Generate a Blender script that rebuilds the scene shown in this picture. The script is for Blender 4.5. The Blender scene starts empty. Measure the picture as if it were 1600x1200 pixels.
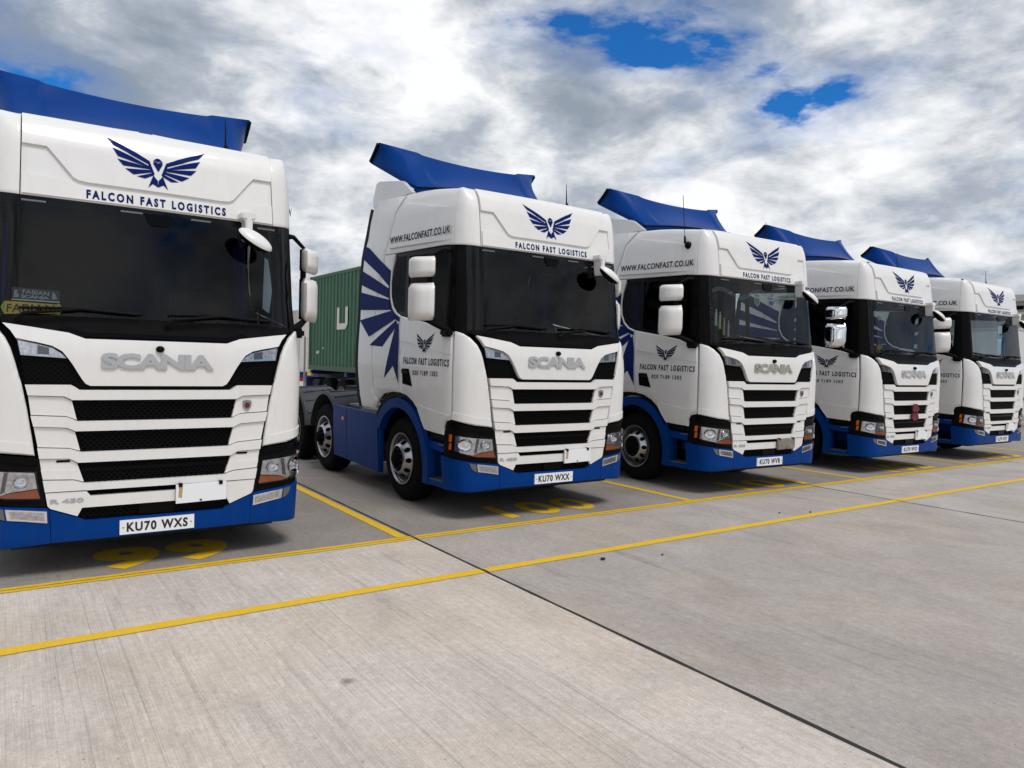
import bpy, bmesh, math, random
from mathutils import Vector, Matrix
random.seed(7)
S = bpy.context.scene
COL = S.collection
# ------------------------------------------------------------------ camera
cam_d = bpy.data.cameras.new('camera'); cam = bpy.data.objects.new('camera', cam_d); COL.objects.link(cam)
cam_d.sensor_fit = 'HORIZONTAL'; cam_d.sensor_width = 36.0; cam_d.lens = 1131.33/1600*36
cam_d.clip_start = .05; cam_d.clip_end = 3000
YAW, PITCH, ROLL = (math.radians(v) for v in (34.8563, -1.84427, 1.59801))
fwd = Vector((math.sin(YAW)*math.cos(PITCH), math.cos(YAW)*math.cos(PITCH), math.sin(PITCH)))
rgt = Vector((math.cos(YAW), -math.sin(YAW), 0)); upv = rgt.cross(fwd)
r2 = rgt*math.cos(ROLL)+upv*math.sin(ROLL); u2 = -rgt*math.sin(ROLL)+upv*math.cos(ROLL)
cam.matrix_world = Matrix(((r2.x, u2.x, -fwd.x, -4.918), (r2.y, u2.y, -fwd.y, -6.231), (r2.z, u2.z, -fwd.z, 1.6715), (0, 0, 0, 1)))
S.camera = cam
S.render.resolution_x = 1024; S.render.resolution_y = 768
S.view_settings.view_transform = 'Standard'; S.view_settings.look = 'None'
S.view_settings.gamma = 1.0; S.view_settings.use_curve_mapping = False
S.view_settings.exposure = -0.18
# ------------------------------------------------------------------ sun and sky
SUN_EL, SUN_AZ = math.radians(60), math.radians(174)      # azimuth clockwise from +y
sun_d = bpy.data.lights.new('sun', 'SUN'); sun = bpy.data.objects.new('sun', sun_d); COL.objects.link(sun)
sun_d.energy = 2.4; sun_d.angle = math.radians(22); sun_d.color = (1.0, .965, .92)
sdir = Vector((math.sin(SUN_AZ)*math.cos(SUN_EL), math.cos(SUN_AZ)*math.cos(SUN_EL), math.sin(SUN_EL)))
sun.rotation_euler = sdir.to_track_quat('Z', 'Y').to_euler(); sun.location = sdir*50

def build_world():
    w = bpy.data.worlds.new('World'); S.world = w; w.use_nodes = True
    nt = w.node_tree; N = nt.nodes; L = nt.links; N.clear()
    out = N.new('ShaderNodeOutputWorld')
    sky = N.new('ShaderNodeTexSky'); sky.sky_type = 'NISHITA'; sky.sun_disc = False
    sky.sun_elevation = SUN_EL; sky.sun_rotation = SUN_AZ; sky.ozone_density = 3.0; sky.air_density = 1.0; sky.dust_density = .3
    tint = N.new('ShaderNodeMix'); tint.data_type = 'RGBA'; tint.blend_type = 'MULTIPLY'; tint.inputs[0].default_value = 1
    tint.inputs[7].default_value = (.16, .72, 1.30, 1)
    L.new(sky.outputs[0], tint.inputs[6])
    bg1 = N.new('ShaderNodeBackground'); bg1.inputs[1].default_value = .11; L.new(tint.outputs[2], bg1.inputs[0])
    tc = N.new('ShaderNodeTexCoord'); sep = N.new('ShaderNodeSeparateXYZ'); L.new(tc.outputs['Generated'], sep.inputs[0])
    def math_(op, a, b=None, c=None):
        m = N.new('ShaderNodeMath'); m.operation = op
        for i, v in enumerate((a, b, c)):
            if v is None: continue
            if isinstance(v, (int, float)): m.inputs[i].default_value = v
            else: L.new(v, m.inputs[i])
        return m.outputs[0]
    cmb = N.new('ShaderNodeMapping'); cmb.inputs['Scale'].default_value = (1, 1, 2.1); L.new(tc.outputs['Generated'], cmb.inputs['Vector'])
    def noise(scale, detail, rough, off, dist=0.0, st=(1, 1, 1)):
        mp = N.new('ShaderNodeMapping'); mp.inputs['Location'].default_value = off; mp.inputs['Scale'].default_value = st; L.new(cmb.outputs[0], mp.inputs['Vector'])
        n = N.new('ShaderNodeTexNoise'); n.inputs['Scale'].default_value = scale; n.inputs['Detail'].default_value = detail
        n.inputs['Roughness'].default_value = rough; n.inputs['Distortion'].default_value = dist
        L.new(mp.outputs[0], n.inputs['Vector']); return n.outputs[0]
    def ramp(v, stops):
        r = N.new('ShaderNodeValToRGB'); L.new(v, r.inputs[0]); e = r.color_ramp.elements
        e[0].position, e[0].color = stops[0][0], (*stops[0][1], 1); e[1].position, e[1].color = stops[-1][0], (*stops[-1][1], 1)
        for p, c in stops[1:-1]:
            x = e.new(p); x.color = (*c, 1)
        return r.outputs[0]
    # cover: where the cloud deck thins the blue shows through
    n1 = noise(2.3, 12, .58, COVER_OFF, .15)
    cover = ramp(n1, [(.355, (0, 0, 0)), (.395, (.62, .62, .62)), (.50, (1, 1, 1))])
    # shade: thick grey bases and bright edges
    n2 = noise(2.6, 6, .5, SHADE_OFF, .2)
    n3 = noise(8.5, 11, .62, (1.3, 9.2, 1.0), .25)
    shade = math_('ADD', math_('MULTIPLY', n2, .60), math_('MULTIPLY', n3, .40))
    ccol = ramp(shade, [(.385, (.34, .395, .475)), (.455, (.50, .555, .635)), (.515, (.84, .87, .91)), (.57, (1.12, 1.13, 1.15))])
    bg2 = N.new('ShaderNodeBackground'); bg2.inputs[1].default_value = 1.0; L.new(ccol, bg2.inputs[0])
    mix = N.new('ShaderNodeMixShader'); L.new(cover, mix.inputs[0]); L.new(bg1.outputs[0], mix.inputs[1]); L.new(bg2.outputs[0], mix.inputs[2])
    L.new(mix.outputs[0], out.inputs[0])
COVER_OFF = (-11.548, -9.133, 18.711); SHADE_OFF = (12.1, -7.8, 15.4)
build_world()

# ------------------------------------------------------------------ helpers
def tag(o, label=None, cat=None, group=None, kind=None):
    if label: o['label'] = label
    if cat: o['category'] = cat
    if group: o['group'] = group
    if kind: o['kind'] = kind
    return o
def empty(name, loc=(0, 0, 0), rz=0.0):
    o = bpy.data.objects.new(name, None); COL.objects.link(o); o.location = loc; o.rotation_euler = (0, 0, rz); o.empty_display_size = .2
    return o
def link_mesh(name, me, mat, parent=None, loc=(0, 0, 0)):
    o = bpy.data.objects.new(name, me); COL.objects.link(o); o.location = loc
    if parent is not None: o.parent = parent
    if mat is not None:
        me.materials.clear(); me.materials.append(mat)
    return o
def finish(bm, name, mat, parent=None, smooth=35, loc=(0, 0, 0), recalc=False):
    if recalc: bmesh.ops.recalc_face_normals(bm, faces=bm.faces[:])
    me = bpy.data.meshes.new(name); bm.to_mesh(me); bm.free()
    if smooth:
        for p in me.polygons: p.use_smooth = True
        me.set_sharp_from_angle(angle=math.radians(smooth))
    return link_mesh(name, me, mat, parent, loc)
def add_box(bm, lo, hi, bevel=0.0, mat=None):
    r = bmesh.ops.create_cube(bm, size=1.0); vs = r['verts']
    for v in vs:
        v.co = Vector(((lo[i]+hi[i])/2+v.co[i]*(hi[i]-lo[i]) for i in range(3)))
    if mat is not None: bmesh.ops.transform(bm, matrix=mat, verts=vs)
    if bevel:
        es = list({e for v in vs for e in v.link_edges})
        bmesh.ops.bevel(bm, geom=es, offset=bevel, segments=2, affect='EDGES', clamp_overlap=True)
def box(name, lo, hi, mat, parent=None, bevel=.006, smooth=35):
    bm = bmesh.new(); add_box(bm, lo, hi, bevel); return finish(bm, name, mat, parent, smooth)
def add_tube(bm, pts, r, n=8, cap=True, rr=None):
    rings = []
    pts = [Vector(p) for p in pts]
    for i, p in enumerate(pts):
        t = (pts[min(i+1, len(pts)-1)]-pts[max(i-1, 0)]).normalized()
        a = Vector((0, 0, 1)) if abs(t.z) < .9 else Vector((1, 0, 0))
        u = t.cross(a).normalized(); v = t.cross(u)
        rad = rr[i] if rr else r
        rings.append([bm.verts.new(p+(u*math.cos(2*math.pi*k/n)+v*math.sin(2*math.pi*k/n))*rad) for k in range(n)])
    for a, b in zip(rings, rings[1:]):
        for k in range(n): bm.faces.new((a[k], a[(k+1) % n], b[(k+1) % n], b[k]))
    if cap:
        bm.faces.new(rings[0][::-1]); bm.faces.new(rings[-1])
def tube(name, pts, r, mat, parent=None, n=8, rr=None):
    bm = bmesh.new(); add_tube(bm, pts, r, n, True, rr); return finish(bm, name, mat, parent, 40, recalc=True)
def add_lathe_x(bm, prof, n=40, cx=0, closed=False):
    """profile of (x, radius) turned round the x axis"""
    rings = [[bm.verts.new((x+cx, r*math.cos(2*math.pi*k/n), r*math.sin(2*math.pi*k/n))) for k in range(n)] for x, r in prof]
    prs = list(zip(rings, rings[1:]))
    if closed: prs.append((rings[-1], rings[0]))
    for a, b in prs:
        for k in range(n): bm.faces.new((a[k], b[k], b[(k+1) % n], a[(k+1) % n]))
def add_prism(bm, poly, axis, lo, hi):
    """closed 2-D polygon extruded along an axis (0,1,2)"""
    def P(p, h):
        c = list(p); c.insert(axis, h); return c
    A = [bm.verts.new(P(p, lo)) for p in poly]; B = [bm.verts.new(P(p, hi)) for p in poly]
    fs = [bm.faces.new(A), bm.faces.new(B[::-1])]
    for i in range(len(poly)):
        j = (i+1) % len(poly); fs.append(bm.faces.new((A[j], A[i], B[i], B[j])))
    return fs
def prism(name, poly, axis, lo, hi, mat, parent=None, bevel=0.0, smooth=35):
    bm = bmesh.new(); add_prism(bm, poly, axis, lo, hi)
    bmesh.ops.recalc_face_normals(bm, faces=bm.faces[:])
    if bevel: bmesh.ops.bevel(bm, geom=bm.edges[:], offset=bevel, segments=2, affect='EDGES', clamp_overlap=True)
    return finish(bm, name, mat, parent, smooth)
def children(o): return [c for c in bpy.data.objects if c.parent == o]
def copy_tree(o, parent=None, kids=None):
    c = o.copy(); COL.objects.link(c); c.parent = parent
    for ch in kids.get(o.name, ()): copy_tree(ch, c, kids)
    return c

# ------------------------------------------------------------------ materials
def mat_base(name):
    m = bpy.data.materials.new(name); m.use_nodes = True
    return m, m.node_tree.nodes, m.node_tree.links, m.node_tree.nodes['Principled BSDF']
def simple(name, col, rough=.5, metal=0.0, coat=0.0, var=0.0, vscale=3.0, bump=0.0, bscale=200.0, spec=.5, dirt=None):
    m, N, L, b = mat_base(name)
    b.inputs['Base Color'].default_value = (*col, 1); b.inputs['Roughness'].default_value = rough
    b.inputs['Metallic'].default_value = metal; b.inputs['Coat Weight'].default_value = coat; b.inputs['Coat Roughness'].default_value = .04
    b.inputs['Specular IOR Level'].default_value = spec
    tc = N.new('ShaderNodeTexCoord')
    if var or dirt:
        n = N.new('ShaderNodeTexNoise'); n.inputs['Scale'].default_value = vscale; n.inputs['Detail'].default_value = 6; n.inputs['Roughness'].default_value = .6
        L.new(tc.outputs['Object'], n.inputs['Vector'])
        mx = N.new('ShaderNodeMix'); mx.data_type = 'RGBA'; mx.inputs[6].default_value = (*[c*(1-var) for c in col], 1); mx.inputs[7].default_value = (*[min(1, c*(1+var)) for c in col], 1)
        r = N.new('ShaderNodeMapRange'); r.inputs[1].default_value = .3; r.inputs[2].default_value = .7; L.new(n.outputs[0], r.inputs[0]); L.new(r.outputs[0], mx.inputs[0])
        last = mx.outputs[2]
        if dirt:
            mp = N.new('ShaderNodeMapping'); mp.inputs['Scale'].default_value = (9, 9, 1.3); L.new(tc.outputs['Object'], mp.inputs[0])
            n2 = N.new('ShaderNodeTexNoise'); n2.inputs['Scale'].default_value = 1.6; n2.inputs['Detail'].default_value = 8; n2.inputs['Roughness'].default_value = .7; L.new(mp.outputs[0], n2.inputs['Vector'])
            r2_ = N.new('ShaderNodeMapRange'); r2_.inputs[1].default_value = .5; r2_.inputs[2].default_value = .8; r2_.inputs[4].default_value = dirt[1]; L.new(n2.outputs[0], r2_.inputs[0])
            m2 = N.new('ShaderNodeMix'); m2.data_type = 'RGBA'; m2.inputs[7].default_value = (*dirt[0], 1); L.new(last, m2.inputs[6]); L.new(r2_.outputs[0], m2.inputs[0]); last = m2.outputs[2]
        L.new(last, b.inputs['Base Color'])
        r3 = N.new('ShaderNodeMapRange'); r3.inputs[3].default_value = max(.02, rough*.8); r3.inputs[4].default_value = min(1, rough*1.25); L.new(n.outputs[0], r3.inputs[0]); L.new(r3.outputs[0], b.inputs['Roughness'])
    if bump:
        n = N.new('ShaderNodeTexNoise'); n.inputs['Scale'].default_value = bscale; n.inputs['Detail'].default_value = 3; L.new(tc.outputs['Object'], n.inputs['Vector'])
        bp = N.new('ShaderNodeBump'); bp.inputs['Strength'].default_value = bump; bp.inputs['Distance'].default_value = .01; L.new(n.outputs[0], bp.inputs['Height']); L.new(bp.outputs[0], b.inputs['Normal'])
    return m
def glass(name, tint, refl=1.0, rough=.0, ior=1.5):
    m = bpy.data.materials.new(name); m.use_nodes = True; N = m.node_tree.nodes; L = m.node_tree.links; N.clear()
    o = N.new('ShaderNodeOutputMaterial'); t = N.new('ShaderNodeBsdfTransparent'); t.inputs[0].default_value = (*tint, 1)
    g = N.new('ShaderNodeBsdfGlossy'); g.inputs['Roughness'].default_value = rough; g.inputs[0].default_value = (refl, refl, refl, 1)
    f = N.new('ShaderNodeFresnel'); f.inputs[0].default_value = ior
    x = N.new('ShaderNodeMixShader'); L.new(f.outputs[0], x.inputs[0]); L.new(t.outputs[0], x.inputs[1]); L.new(g.outputs[0], x.inputs[2]); L.new(x.outputs[0], o.inputs[0])
    return m
M = {}
M['white'] = simple('white_paint', (.74, .725, .70), .42, coat=.55, var=.02, vscale=2.5, dirt=((.45, .40, .33), .16))
M['blue'] = simple('blue_paint', (.0005, .037, .20), .36, coat=.0, spec=.07, var=.08, vscale=3, dirt=((.02, .045, .13), .35))
M['decal'] = simple('navy_decal', (.001, .012, .11), .55, spec=.06)
M['print'] = simple('navy_print', (.005, .008, .04), .55, spec=.08)
M['black'] = simple('black_plastic', (.006, .006, .0065), .5, var=.25, vscale=8, bump=.15, bscale=350, spec=.05)
M['gloss'] = simple('gloss_black', (.003, .003, .0035), .22, spec=.07)
M['mesh'] = simple('grille_mesh', (.004, .004, .0045), .5, spec=.08)
M['dark'] = simple('dark_cavity', (.004, .004, .0045), .9, spec=.05)
M['chass'] = simple('chassis_grey', (.010, .010, .011), .6, var=.4, vscale=6, spec=.2)
M['rubber'] = simple('tyre_rubber', (.008, .008, .0085), .8, var=.3, vscale=10, bump=.2, bscale=120, spec=.06)
M['guard'] = simple('mudguard_plastic', (.05, .055, .06), .5, var=.25, vscale=6, spec=.2)
M['rimdark'] = simple('wheel_dish', (.05, .05, .052), .45, metal=.5, var=.2, vscale=8)
M['alu'] = simple('wheel_silver', (.46, .46, .47), .28, metal=.9, var=.12, vscale=6)
M['steel'] = simple('dull_steel', (.30, .30, .30), .45, metal=.8, var=.2, vscale=8)
M['tread'] = simple('step_tread', (.22, .22, .21), .5, metal=.6, var=.5, vscale=60)
M['chrome'] = simple('chrome', (.80, .80, .81), .06, metal=1)
M['silver'] = simple('silver_letters', (.43, .43, .44), .38, metal=.25)
M['greyletters'] = simple('weathered_letters', (.33, .325, .27), .5, metal=.2)
M['amber'] = simple('amber_lens', (.62, .13, .012), .2, coat=.6)
M['amberglow'] = M['amber']
M['lamp'] = simple('lamp_reflector', (.62, .62, .63), .2, metal=.9, var=.3, vscale=45)
M['lampdark'] = simple('lamp_bezel', (.16, .16, .165), .3, metal=.6)
M['plate'] = simple('plate_white', (.80, .81, .83), .35)
M['platetext'] = simple('plate_black', (.01, .01, .01), .4)
M['grubby'] = simple('grubby_plate', (.22, .19, .155), .7, var=.35, vscale=14)
M['rust'] = simple('rust_stain', (.45, .30, .15), .8)
M['glass'] = glass('windscreen_glass', (.76, .83, .84), .60, 0.0, 1.46)
M['sideglass'] = glass('side_glass', (.60, .66, .66), .16, 0.0, 1.40)
M['lens'] = glass('lamp_lens', (.92, .93, .95), 1.0, .02, 1.45)
M['cabin'] = simple('cabin_trim', (.006, .0062, .007), .9, var=.2, vscale=5, spec=.06)
M['seat'] = simple('seat_fabric', (.007, .008, .010), .9, var=.3, vscale=30, spec=.06)
M['curtain'] = simple('blue_curtain', (.004, .015, .16), .8, var=.3, vscale=6)
M['mirrorglass'] = simple('mirror_glass', (.85, .87, .9), .02, metal=1)
M['yellowplate'] = simple('yellow_plate', (.90, .52, .01), .4)
M['green_reflect'] = simple('lime_reflective', (.50, .68, .02), .4)
M['card'] = simple('grey_card', (.42, .45, .50), .5)
M['carddark'] = simple('dark_card', (.055, .06, .07), .6)
M['poppy'] = simple('poppy_red', (.13, .006, .014), .55, var=.2, vscale=30)
M['stone'] = simple('dark_stone', (.02, .018, .016), .9)

# ------------------------------------------------------------------ cab surface: chart (a, z) -> point
def interp(x, tab):
    if x <= tab[0][0]: return tab[0][1]
    for (a, b), (c, d) in zip(tab, tab[1:]):
        if x <= c: return b+(d-b)*(x-a)/(c-a)
    return tab[-1][1]
XC, LC, YC = .88, .45, .45
Y0 = [(.28, .03), (.34, 0.0), (.6, -.003), (1.0, -.006), (1.5, -.012), (1.7, -.012), (1.8, .0), (1.93, .035), (2.84, .142), (3.03, .17), (3.26, .207), (3.37, .245), (3.44, .30), (3.5, .40), (3.53, .52)]
WW = [(.28, 1.15), (.6, 1.17), (1.0, 1.18), (1.6, 1.19), (1.85, 1.175), (2.2, 1.142), (2.85, 1.115), (3.1, 1.105), (3.3, 1.085), (3.45, 1.05), (3.53, .98)]
H2 = [(1.6, .36), (1.9, .30), (2.1, .25), (2.85, .15)]
H1 = [(1.6, .19), (1.9, .16), (2.1, .14)]
def plan(a, z):
    s = 1 if a >= 0 else -1; a = abs(a)
    y0 = interp(z, Y0); W = interp(z, WW)
    if a <= XC: return s*a, y0+.03*a*a
    if a <= XC+LC:
        t = (a-XC)/LC; p0 = (XC, y0+.03*XC*XC); h1 = interp(z, H1); p1 = (XC+h1, p0[1]+h1*.06); h = interp(z, H2); p2 = (W, YC-h); p3 = (W, YC)
        k = [(1-t)**3, 3*t*(1-t)**2, 3*t*t*(1-t), t**3]
        return s*sum(w*p[0] for w, p in zip(k, (p0, p1, p2, p3))), sum(w*p[1] for w, p in zip(k, (p0, p1, p2, p3)))
    y = YC+(a-XC-LC); return s*(W+.012*min(1, max(0, (y-.45)))), y
RISE = [(.45, 0.0), (.6, .026), (.9, .070), (1.2, .102), (1.6, .128), (2.5, .19)]
def rise(y, z): return interp(y, RISE)*min(1.0, max(0.0, (z-3.2)/.25))
def shell(a, z, d=0.0):
    x, y = plan(a, z)
    if d:
        e = .004; x1, y1 = plan(a+e, z); x0, y0 = plan(a-e, z); x3, y3 = plan(a, z+e); x2, y2 = plan(a, z-e)
        t = Vector((x1-x0, y1-y0, 0)); w = Vector((x3-x2, y3-y2, 2*e)); n = t.cross(w).normalized()
        return Vector((x+n.x*d, y+n.y*d, z+rise(y, z)+n.z*d))
    return Vector((x, y, z+rise(y, z)))
def grid_lines(lo, hi, step, fine=None):
    out = []; v = math.ceil(lo/step)*step
    while v < hi:
        out.append(v); v += step
    return out
def panel(name, poly, mat, parent=None, d=0.0, thick=.02, bevel=.006, drop=None, sa=.09, sz=.12, relief=None, smooth=40, chart=shell, gap=0.0):
    """closed polygon in chart coordinates laid on the cab surface with thickness and a softened edge"""
    area = sum(p[0]*q[1]-q[0]*p[1] for p, q in zip(poly, poly[1:]+poly[:1]))
    if area < 0: poly = poly[::-1]
    bm = bmesh.new()
    f = bm.faces.new([bm.verts.new((p[0], p[1], 0)) for p in poly])
    if gap:
        r = bmesh.ops.inset_region(bm, faces=[f], thickness=gap, use_even_offset=True, use_boundary=True)
        bmesh.ops.delete(bm, geom=r['faces'], context='FACES'); bm.faces.ensure_lookup_table(); f = bm.faces[0]
    if bevel: bmesh.ops.inset_region(bm, faces=[f], thickness=bevel, use_even_offset=True, use_boundary=True)
    a0, a1 = min(p[0] for p in poly), max(p[0] for p in poly); z0, z1 = min(p[1] for p in poly), max(p[1] for p in poly)
    for g in grid_lines(a0+.004, a1-.004, sa):
        step = g
        bmesh.ops.bisect_plane(bm, geom=bm.verts[:]+bm.edges[:]+bm.faces[:], plane_co=(step, 0, 0), plane_no=(1, 0, 0), dist=1e-5)
    for g in grid_lines(z0+.004, z1-.004, sz):
        bmesh.ops.bisect_plane(bm, geom=bm.verts[:]+bm.edges[:]+bm.faces[:], plane_co=(0, g, 0), plane_no=(0, 1, 0), dist=1e-5)
    ng = [f for f in bm.faces if len(f.verts) > 4]
    if ng: bmesh.ops.triangulate(bm, faces=ng)
    bound = [e for e in bm.edges if e.is_boundary]; bv = {v for e in bound for v in e.verts}
    dr = bevel*.7 if drop is None else drop
    co = {}
    for v in bm.verts:
        a, z = v.co.x, v.co.y
        dd = d+(relief(a, z) if relief else 0.0)
        co[v] = (a, z, dd-(dr if v in bv else 0.0))
    if thick:
        r = bmesh.ops.extrude_edge_only(bm, edges=bound)
        for v in [g for g in r['geom'] if isinstance(g, bmesh.types.BMVert)]:
            co[v] = (v.co.x, v.co.y, d-thick)
    for v, (a, z, dd) in co.items(): v.co = chart(a, z, dd)
    return finish(bm, name, mat, parent, smooth, recalc=False)
def mirror(poly): return [(-a, z) for a, z in poly][::-1]
def both(name, poly, mat, parent, **k):
    """the same panel on both flanks; returns (image-left one, image-right one)"""
    return panel(name, mirror(poly), mat, parent, **k), panel(name, poly, mat, parent, **k)

# ---- lettering
def text_mesh(body, bold=0.0, spacing=1.0):
    cu = bpy.data.curves.new('lettering', 'FONT'); cu.body = body; cu.offset = bold; cu.space_character = spacing; cu.resolution_u = 3; cu.fill_mode = 'BOTH'
    ob = bpy.data.objects.new('lettering_tmp', cu); COL.objects.link(ob)
    dg = bpy.context.evaluated_depsgraph_get()
    me = bpy.data.meshes.new_from_object(ob.evaluated_get(dg)); bpy.data.objects.remove(ob); bpy.data.curves.remove(cu)
    xs = [v.co.x for v in me.vertices]; ys = [v.co.y for v in me.vertices]
    return me, min(xs), max(xs), min(ys), max(ys)
def lettering(name, body, mapf, mat, parent=None, bold=0.0, spacing=1.0, extrude=0.0):
    """mapf(u, v, d): u, v in 0..1 over the ink box"""
    me, x0, x1, y0, y1 = text_mesh(body, bold, spacing)
    bm = bmesh.new(); bm.from_mesh(me); bpy.data.meshes.remove(me)
    bmesh.ops.remove_doubles(bm, verts=bm.verts[:], dist=1e-4)
    for f in bm.faces:
        if f.normal.z < 0: f.normal_flip()
    # one object for each word: cut the ink at its widest gaps
    words = body.count(' ')+1
    isl = []; seen = set()
    for v in bm.verts:
        if v in seen: continue
        st = [v]; seen.add(v); grp = []
        while st:
            q = st.pop(); grp.append(q)
            for e in q.link_edges:
                o = e.other_vert(q)
                if o not in seen: seen.add(o); st.append(o)
        isl.append((min(q.co.x for q in grp), max(q.co.x for q in grp), grp))
    isl.sort(key=lambda t: t[0]); reach = isl[0][1]; gaps = []
    for k in range(1, len(isl)):
        gaps.append((isl[k][0]-reach, k)); reach = max(reach, isl[k][1])
    cuts = sorted(k for _, k in sorted(gaps, reverse=True)[:words-1])
    parts = [isl[a:b] for a, b in zip([0]+cuts, cuts+[len(isl)])]
    out = None
    for part in parts:
        vs = {q for _, _, g in part for q in g}; b2 = bmesh.new(); mp = {q: b2.verts.new(q.co) for q in vs}
        for f in bm.faces:
            if f.verts[0] in vs: b2.faces.new([mp[q] for q in f.verts])
        co = {v: ((v.co.x-x0)/(x1-x0), (v.co.y-y0)/(y1-y0), 0.0) for v in b2.verts}
        if extrude:
            bound = [e for e in b2.edges if e.is_boundary]
            r = bmesh.ops.extrude_edge_only(b2, edges=bound)
            for v in [g for g in r['geom'] if isinstance(g, bmesh.types.BMVert)]:
                co[v] = ((v.co.x-x0)/(x1-x0), (v.co.y-y0)/(y1-y0), -extrude)
        for v, (u, w, d) in co.items(): v.co = mapf(u, w, d)
        out = finish(b2, name, mat, parent, 30, recalc=False)
    bm.free()
    return out
def on_shell(a0, z0, a1, z1, h, d):
    return lambda u, v, dd: shell(a0+(a1-a0)*u, z0+(z1-z0)*u+h*v, d+dd)
def a_of_y(y, z):
    lo, hi = XC, 4.5
    for _ in range(40):
        m_ = (lo+hi)/2
        if plan(m_, z)[1] < y: lo = m_
        else: hi = m_
    return lo
def on_flank(s, y0, z0, y1, z1, h, d):
    """lettering from y0 (left end of the word) to y1, on the flank of sign s"""
    return lambda u, v, dd: shell(s*a_of_y(y0+(y1-y0)*u, z0+(z1-z0)*u+h*v), z0+(z1-z0)*u+h*v, d+dd)
def decal(name, polys, mat, parent, d, chart=shell, sa=.12, sz=.15):
    bm = bmesh.new()
    for poly in polys:
        area = sum(p[0]*q[1]-q[0]*p[1] for p, q in zip(poly, poly[1:]+poly[:1]))
        if area < 0: poly = poly[::-1]
        bm.faces.new([bm.verts.new((p[0], p[1], 0)) for p in poly])
    a = [v.co.x for v in bm.verts]; z = [v.co.y for v in bm.verts]
    for g in grid_lines(min(a)+.003, max(a)-.003, sa): bmesh.ops.bisect_plane(bm, geom=bm.verts[:]+bm.edges[:]+bm.faces[:], plane_co=(g, 0, 0), plane_no=(1, 0, 0), dist=1e-5)
    for g in grid_lines(min(z)+.003, max(z)-.003, sz): bmesh.ops.bisect_plane(bm, geom=bm.verts[:]+bm.edges[:]+bm.faces[:], plane_co=(0, g, 0), plane_no=(0, 1, 0), dist=1e-5)
    bmesh.ops.triangulate(bm, faces=bm.faces[:])
    for v in bm.verts: v.co = chart(v.co.x, v.co.y, d)
    return finish(bm, name, mat, parent, 40)
# falcon emblem in its own frame: half width .352, z from 3.015 to 3.365 about x = 0
_half = [[(-.352, 3.365), (-.215, 3.305), (-.077, 3.238), (-.058, 3.196), (-.304, 3.307)],
         [(-.315, 3.287), (-.19, 3.245), (-.062, 3.186), (-.070, 3.176), (-.278, 3.229)],
         [(-.283, 3.209), (-.165, 3.192), (-.054, 3.176), (-.050, 3.162), (-.241, 3.161)],
         [(-.230, 3.141), (-.052, 3.157), (-.043, 3.139), (-.172, 3.102)],
         [(-.151, 3.092), (-.042, 3.134), (-.034, 3.116), (-.093, 3.083)],
         [(-.074, 3.234), (-.060, 3.230), (-.024, 3.128), (-.036, 3.112), (-.066, 3.180)],
         [(-.034, 3.118), (-.002, 3.078), (0, 3.026), (-.038, 3.048), (-.071, 3.015)]]
_head = [(.034*math.cos(math.radians(t)), 3.224+.034*math.sin(math.radians(t))) for t in range(-20, 201, 20)]
_headL = [(-.034, 3.214), (-.032, 3.235), (-.018, 3.252), (0, 3.258), (0, 3.226), (-.016, 3.238)]
_headB = [(-.034, 3.212), (-.016, 3.232), (0, 3.218), (.016, 3.232), (.034, 3.212), (.002, 3.150)]
EAGLE = _half+[[(-x, z) for x, z in p] for p in _half]+[_headL, [(-x, z) for x, z in _headL], _headB]

# honeycomb grille
def inside(p, poly):
    c = False
    for (x0, y0), (x1, y1) in zip(poly, poly[1:]+poly[:1]):
        if (y0 > p[1]) != (y1 > p[1]) and p[0] < (x1-x0)*(p[1]-y0)/(y1-y0)+x0: c = not c
    return c
def honeycomb(name, poly, mat, parent, d=-.014, w=.040, h=.024, depth=.016):
    bm = bmesh.new()
    a0, a1 = min(p[0] for p in poly), max(p[0] for p in poly); z0, z1 = min(p[1] for p in poly), max(p[1] for p in poly)
    j = 0; z = z0
    while z < z1+h:
        a = a0+(w/2 if j % 2 else 0)
        while a < a1+w:
            if inside((a, z), poly):
                hx = [(a+w*.5*cx, z+h*.62*cy) for cx, cy in ((1, .38), (0, 1), (-1, .38), (-1, -.38), (0, -1), (1, -.38))]
                hx = [(x, y) for x, y in hx]
                O = [bm.verts.new(shell(x, y, d)) for x, y in hx]
                I = [bm.verts.new(shell(a+(x-a)*.76, z+(y-z)*.76, d)) for x, y in hx]
                B = [bm.verts.new(shell(a+(x-a)*.70, z+(y-z)*.70, d-depth)) for x, y in hx]
                for k in range(6):
                    q = (k+1) % 6
                    bm.faces.new((O[k], O[q], I[q], I[k])); bm.faces.new((I[k], I[q], B[q], B[k]))
            a += w
        z += h*.86; j += 1
    o = finish(bm, name, mat, parent, 0); o['kind'] = 'stuff'; return o

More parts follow.
